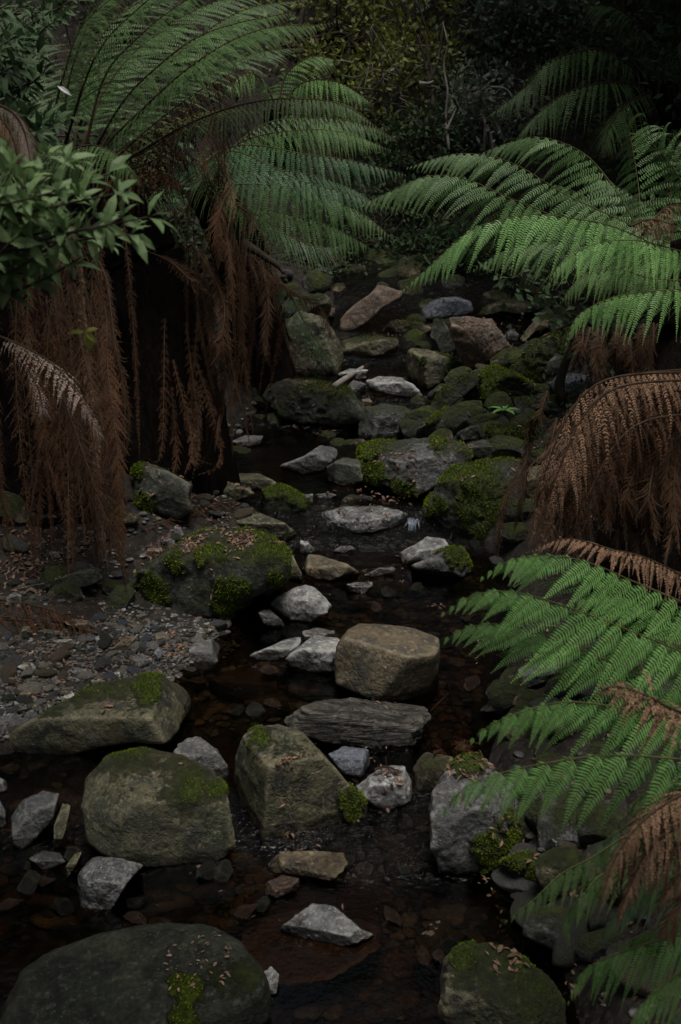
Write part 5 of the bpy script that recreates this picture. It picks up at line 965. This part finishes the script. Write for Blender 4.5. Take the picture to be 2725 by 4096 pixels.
mb.add(V, np.arange(n)[:, None] * 4 + [0, 1, 2, 3], None, np.repeat(rg.uniform(0, .6, n), 4)); o = link('undergrowth', mb.mesh('undergrowth', [M['leafd']], False), kind='stuff')

# ------------------------------------------------------------------ sticks, fallen fronds, seedlings
AllV = np.vstack([a for a, b in SURFS]); off = np.cumsum([0] + [len(a) for a, b in SURFS[:-1]])
polys = []
for (a, b), k in zip(SURFS, off): polys += (b + k).tolist()
BVH = BVHTree.FromPolygons(AllV.tolist(), polys); del polys
def eye_hit(px, py):
    d = Vector(ray(px, py)).normalized(); r = BVH.ray_cast(Vector(CAM), d, 40); return np.array(r[0]) if r[0] else P(px, py, 8)
def drop(x, y, zt=6.0):
    r = BVH.ray_cast(Vector((x, y, zt)), Vector((0, 0, -1)), 12); return (np.array(r[0]), np.array(r[1])) if r[0] else None
def stick(label, crop, pts, r, mat='barkp', name='stick', lift=.012, cat='stick'):
    q = [eye_hit(a, b) + [0, 0, lift] for a, b in S(crop, pts)]; og = q[0]; mb = MB(); mb.tube(q, [r, r * .95, r * .75], sides=8, n=24, bump=.25, seed=3)
    tag(link(name, mb.mesh(name, [M[mat]], origin=og), loc=og), label, cat)
stick('bleached pale stick lying across the stones of the upper creek', 'A', [(412,604),(500,545),(584,495)], .018)
stick('grey forked branch propped above the flat pale slab', 'A', [(655,548),(700,500),(755,440)], .014, 'bark', 'fallen_branch', cat='branch')
stick('thin bare stick under the hanging strands of the tall tree fern', '3', [(648,700),(690,765),(745,815)], .008, 'barkp')
stick('little pale twig beside the layered slate slab', '6', [(415,932),(455,890),(497,850)], .004)
stick('thin dry twig reaching out left of the brown skirt', 'A', [(1390,745),(1420,660),(1500,530)], .006, 'bark')
stick('thin twig lying on the fallen brown fronds', 'G', [(480,255),(560,290),(610,305)], .006, 'bark')
def ground_frond(label, crop, pts, plen, **k):
    q = [eye_hit(a, b) + [0, 0, .02] for a, b in S(crop, pts)]; og = q[0]
    e = bpy.data.objects.new('tmp', None); e.location = og
    a = dict(n=34, m=16, droop=.15, mess=.16, mat='dead', rr=.004, name='fallen_frond', s0=.02, sag=.1, up=(0, 0, 1)); a.update(k)
    C_ = [x for x in q]; o = frond(e, [np.array(x) for x in C_], plen, **a); o.parent = None; o.location = og; bpy.data.objects.remove(e); tag(o, label, 'fallen frond'); return o
ground_frond('reddish dead frond lying across the litter behind the leafy mossy boulder', 'D', [(325,1225),(380,1210),(430,1185),(490,1170),(560,1165)], .10)
ground_frond('upper one of the brown fronds fallen on the left gravel', 'D', [(-60,1400),(60,1400),(150,1430),(215,1475)], .14)
ground_frond('lower one of the brown fronds fallen on the left gravel', 'D', [(-60,1440),(40,1430),(110,1445),(170,1470)], .13)
ground_frond('rusty frond scrap lying in the litter on the left bank', 'D', [(60,1330),(120,1310),(180,1300)], .09)
ground_frond('crumpled dark frond caught beside the square brown boulder', 'D', [(1030,1580),(1045,1640),(1070,1700),(1060,1740)], .055, mess=.3)
ground_frond('curled dead frond scraps below the lower green frond', 'D', [(1000,1745),(1040,1735),(1090,1745)], .05, mess=.3)
ground_frond('dead fern scrap lying on the white-crusted stone', 'D', [(862,1785),(890,1778),(925,1790)], .03, mess=.3)
mb = MB(); rg2 = np.random.default_rng(3)
for px, y0, y1, n_ in [(948, 1188, 1226, 26), (733, 1072, 1090, 3), (1010, 1912, 1925, 3)]:
    for k in range(n_):
        x = px + rg2.normal(0, 6 if n_ > 5 else 3); d_ = hit(px, y1, lambda x, y: zw(y))[1]
        a_, b_ = P(x + rg2.normal(0, 4), y0 + rg2.uniform(0, 8), d_ + .07), P(x + rg2.normal(0, 6), y1 - rg2.uniform(0, 14), d_ - .01)
        mb.tube([a_, a_ * .5 + b_ * .5 + [0, -.02, .015], b_], [.001, .0042, .001], sides=5, n=10, bump=.6, seed=k)
link('waterfall', mb.mesh('waterfall', [M['foam']]), kind='structure')
# seedling by the flat dark stone
c = eye_hit(*S('A', [(1222, 780)])[0]); th = np.arange(5) * 1.3; v, q, t = leaves(np.repeat(c[None] + [0, 0, .07], 5, 0), np.stack([np.cos(th), np.sin(th), th * 0 + .15], 1), np.array([[0, 0, 1.0]] * 5), np.full(5, .09), np.full(5, .028))
e = bpy.data.objects.new('seedling', None); COL.objects.link(e); e.location = c; tag(e, 'tiny seedling with narrow green leaves growing between the creek boulders', 'seedling')
mb = MB(); mb.add(v, q, t, .7); link('leaf_spray', mb.mesh('leaf_spray', [M['fernb']], False, c), e); mb = MB(); mb.tube([c - [0, 0, .02], c + [0, 0, .04], c + [.004, 0, .08]], [.003, .002, .002], n=6); link('stem', mb.mesh('stem', [M['stipeg']], origin=c), e)

# ------------------------------------------------------------------ fallen leaves (too many to count)
rg = np.random.default_rng(12); mb = MB()
SPOTS = [('A',(1110,320),130,90,1),('A',(1090,330),80,40,1),('A',(1380,440),120,70,1),('A',(200,590),120,110,1),('A',(330,620),120,60,1),('A',(720,300),60,30,1),('A',(700,960),120,50,1),('A',(780,990),20,14,1),('A',(1040,1040),30,12,1),('A',(950,900),90,30,1),
         ('5',(1000,130),180,130,1),('5',(1120,130),60,110,.9),('5',(880,150),60,80,.9),('5',(740,190),90,120,1),('5',(230,250),200,260,1),('5',(100,200),150,160,1),('G',(1100,390),60,90,.9),('G',(1050,310),40,50,.9),('G',(500,400),450,260,.8),('G',(200,500),250,160,.8),('G',(900,450),300,140,.8),('G',(690,760),30,7,1.2),
         ('3',(720,930),90,90,.9),('3',(900,1100),80,90,.9),('3',(680,1030),60,26,.8),('D',(660,1775),16,46,.7),('D',(655,1800),9,24,.7),('D',(680,1800),90,26,.6),('D',(350,1850),140,22,.6),('D',(895,1795),34,26,.9),('D',(880,1640),90,26,.7),('D',(1000,1455),14,12,.8),('D',(1090,1850),80,22,.7),('8',(760,880),80,44,.9),('8',(700,400),60,20,.8),('7',(900,900),160,60,.5),
         ('D',(1080,1740),60,90,.9),('D',(1250,2000),120,120,.9),('D',(1350,1250),150,120,1),('D',(520,1160),60,60,.9),('D',(700,700),60,60,1.2),('B',(640,205),14,4,1.2),('B',(920,238),12,3,1.2),('B',(1030,495),12,4,1.3),('B',(310,690),30,6,1.2),('D',(150,1180),160,90,.8),('D',(420,1080),80,80,1),('A',(560,1130),200,40,1),('B',(800,700),300,24,.8),('D',(800,2050),300,14,.7),('D',(1350,1850),230,90,.8),('D',(1400,1500),220,80,.9),('D',(1450,2150),180,60,.8),('D',(1180,1500),90,60,.8),('D',(1180,1000),120,90,1.1),('D',(1120,720),180,120,1.3),('D',(450,1150),130,120,1),('D',(150,1330),180,90,.8),('D',(1300,900),100,70,1)]
for c_, (a, b), rpx, cnt, sc in SPOTS:
    (px, py), = S(c_, [(a, b)]); rp = rpx * CROPS[c_][2] / 1.7379; h0 = eye_hit(px, py); dep = (h0 - CAM) @ FW; R_ = rp * dep / FPX
    for k in range(cnt):
        rr_ = R_ * math.sqrt(rg.uniform()); th = rg.uniform(0, 6.28); g = drop(h0[0] + rr_ * math.cos(th), h0[1] + rr_ * math.sin(th) * 1.3)
        if g is None: continue
        p, nn = g; 
        if nn[2] < .25: continue
        if xl(p[1]) < p[0] < xr(p[1]) and p[2] < zw(p[1]): p = np.array([p[0], p[1], float(zw(p[1])) + .003])
        d = norm(np.cross(nn, rg.normal(0, 1, 3))); ln = np.array([rg.uniform(.013, .030) * sc]); up_ = norm(nn + rg.normal(0, .35, 3)); dd_ = norm(d + rg.normal(0, .25, 3))
        v, q, t = leaves((p + nn * .004)[None], dd_[None], up_[None], ln, ln * rg.uniform(.25, .5)); mb.add(v, q, t, float(np.clip(rg.beta(.9, 2.2), 0, 1)))
o = link('leaf_litter', mb.mesh('leaf_litter', [M['litter']], False), kind='stuff')

# ------------------------------------------------------------------ unseen trees added to shade the creek and block sky reflections
def shade_canopy(label, x, y, zc, rx, ry, rz, ncl, ln, seed):
    rg = np.random.default_rng(seed); g = float(hgt(x, y)); e = bpy.data.objects.new('shade_tree', None); COL.objects.link(e); e.location = (x, y, g); tag(e, label, 'tree', None); og = np.array(e.location)
    mb = MB(); mb.tube([(x, y, g - .2), (x + .1, y, g + 2), (x, y + .1, zc)], [.22, .17, .08], sides=12, n=24, bump=.2); cl = rg.normal(0, 1, (ncl, 3)); cl = cl / np.linalg.norm(cl, axis=1, keepdims=True) * rg.uniform(.3, 1, (ncl, 1)) ** .5 * [rx, ry, rz] + [x, y, zc]
    for k in range(14): mb.tube([(x, y, zc - rz * rg.uniform(.2, 1)), (cl[k] + [x, y, zc]) / 2 + rg.normal(0, .1, 3), cl[k]], [.06, .035, .01], sides=5, n=12)
    k = 60; n = ncl * k; pos = np.repeat(cl, k, 0) + rg.normal(0, .30, (n, 3)); d = norm(rg.normal(0, 1, (n, 3))); u_ = norm(rg.normal(0, .5, (n, 3)) + [0, 0, 1.0]); l = ln * rg.uniform(.6, 1.3, n)
    sd2 = norm(np.cross(d, u_)) * (l * .3)[:, None]; V = np.stack([pos, pos + d * l[:, None] * .45 - sd2, pos + d * l[:, None], pos + d * l[:, None] * .45 + sd2], 1).reshape(-1, 3)
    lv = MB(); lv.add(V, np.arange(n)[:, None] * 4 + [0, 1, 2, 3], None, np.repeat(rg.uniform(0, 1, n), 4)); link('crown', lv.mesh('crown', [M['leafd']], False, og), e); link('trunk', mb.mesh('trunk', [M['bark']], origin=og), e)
shade_canopy('unseen shade tree added up the left bank outside the picture', -3.9, 4.6, 6.2, 2.2, 3.0, 1.4, 150, .16, 1)
shade_canopy('unseen shade tree added up the right bank outside the picture', 4.6, 6.5, 6.6, 2.6, 3.2, 1.5, 200, .16, 2)
shade_canopy('unseen tree added behind the camera to shade the foreground', .3, -1.6, 5.0, 1.9, 1.5, .9, 130, .15, 3)
shade_canopy('unseen shade tree added on the left bank beside the camera', -2.1, .7, 4.3, 1.6, 1.3, .7, 150, .13, 4)
shade_canopy('unseen tall shade tree added on the slope whose crown closes over the head of the creek', -3.0, 12.8, 8.0, 3.2, 2.6, 1.5, 220, .17, 5)
shade_canopy('unseen tall shade tree added on the slope at the right above the dim fern', 3.4, 11.0, 7.0, 2.8, 3.0, 1.6, 260, .17, 6)
shade_canopy('unseen tree added far up the slope to block the sky behind the creek', .4, 15.6, 8.6, 5.4, 2.0, 2.8, 380, .20, 7)
shade_canopy('unseen dense tree added on the right bank to shade the dim fern', 2.9, 7.6, 4.7, 1.9, 1.9, .8, 200, .14, 8)
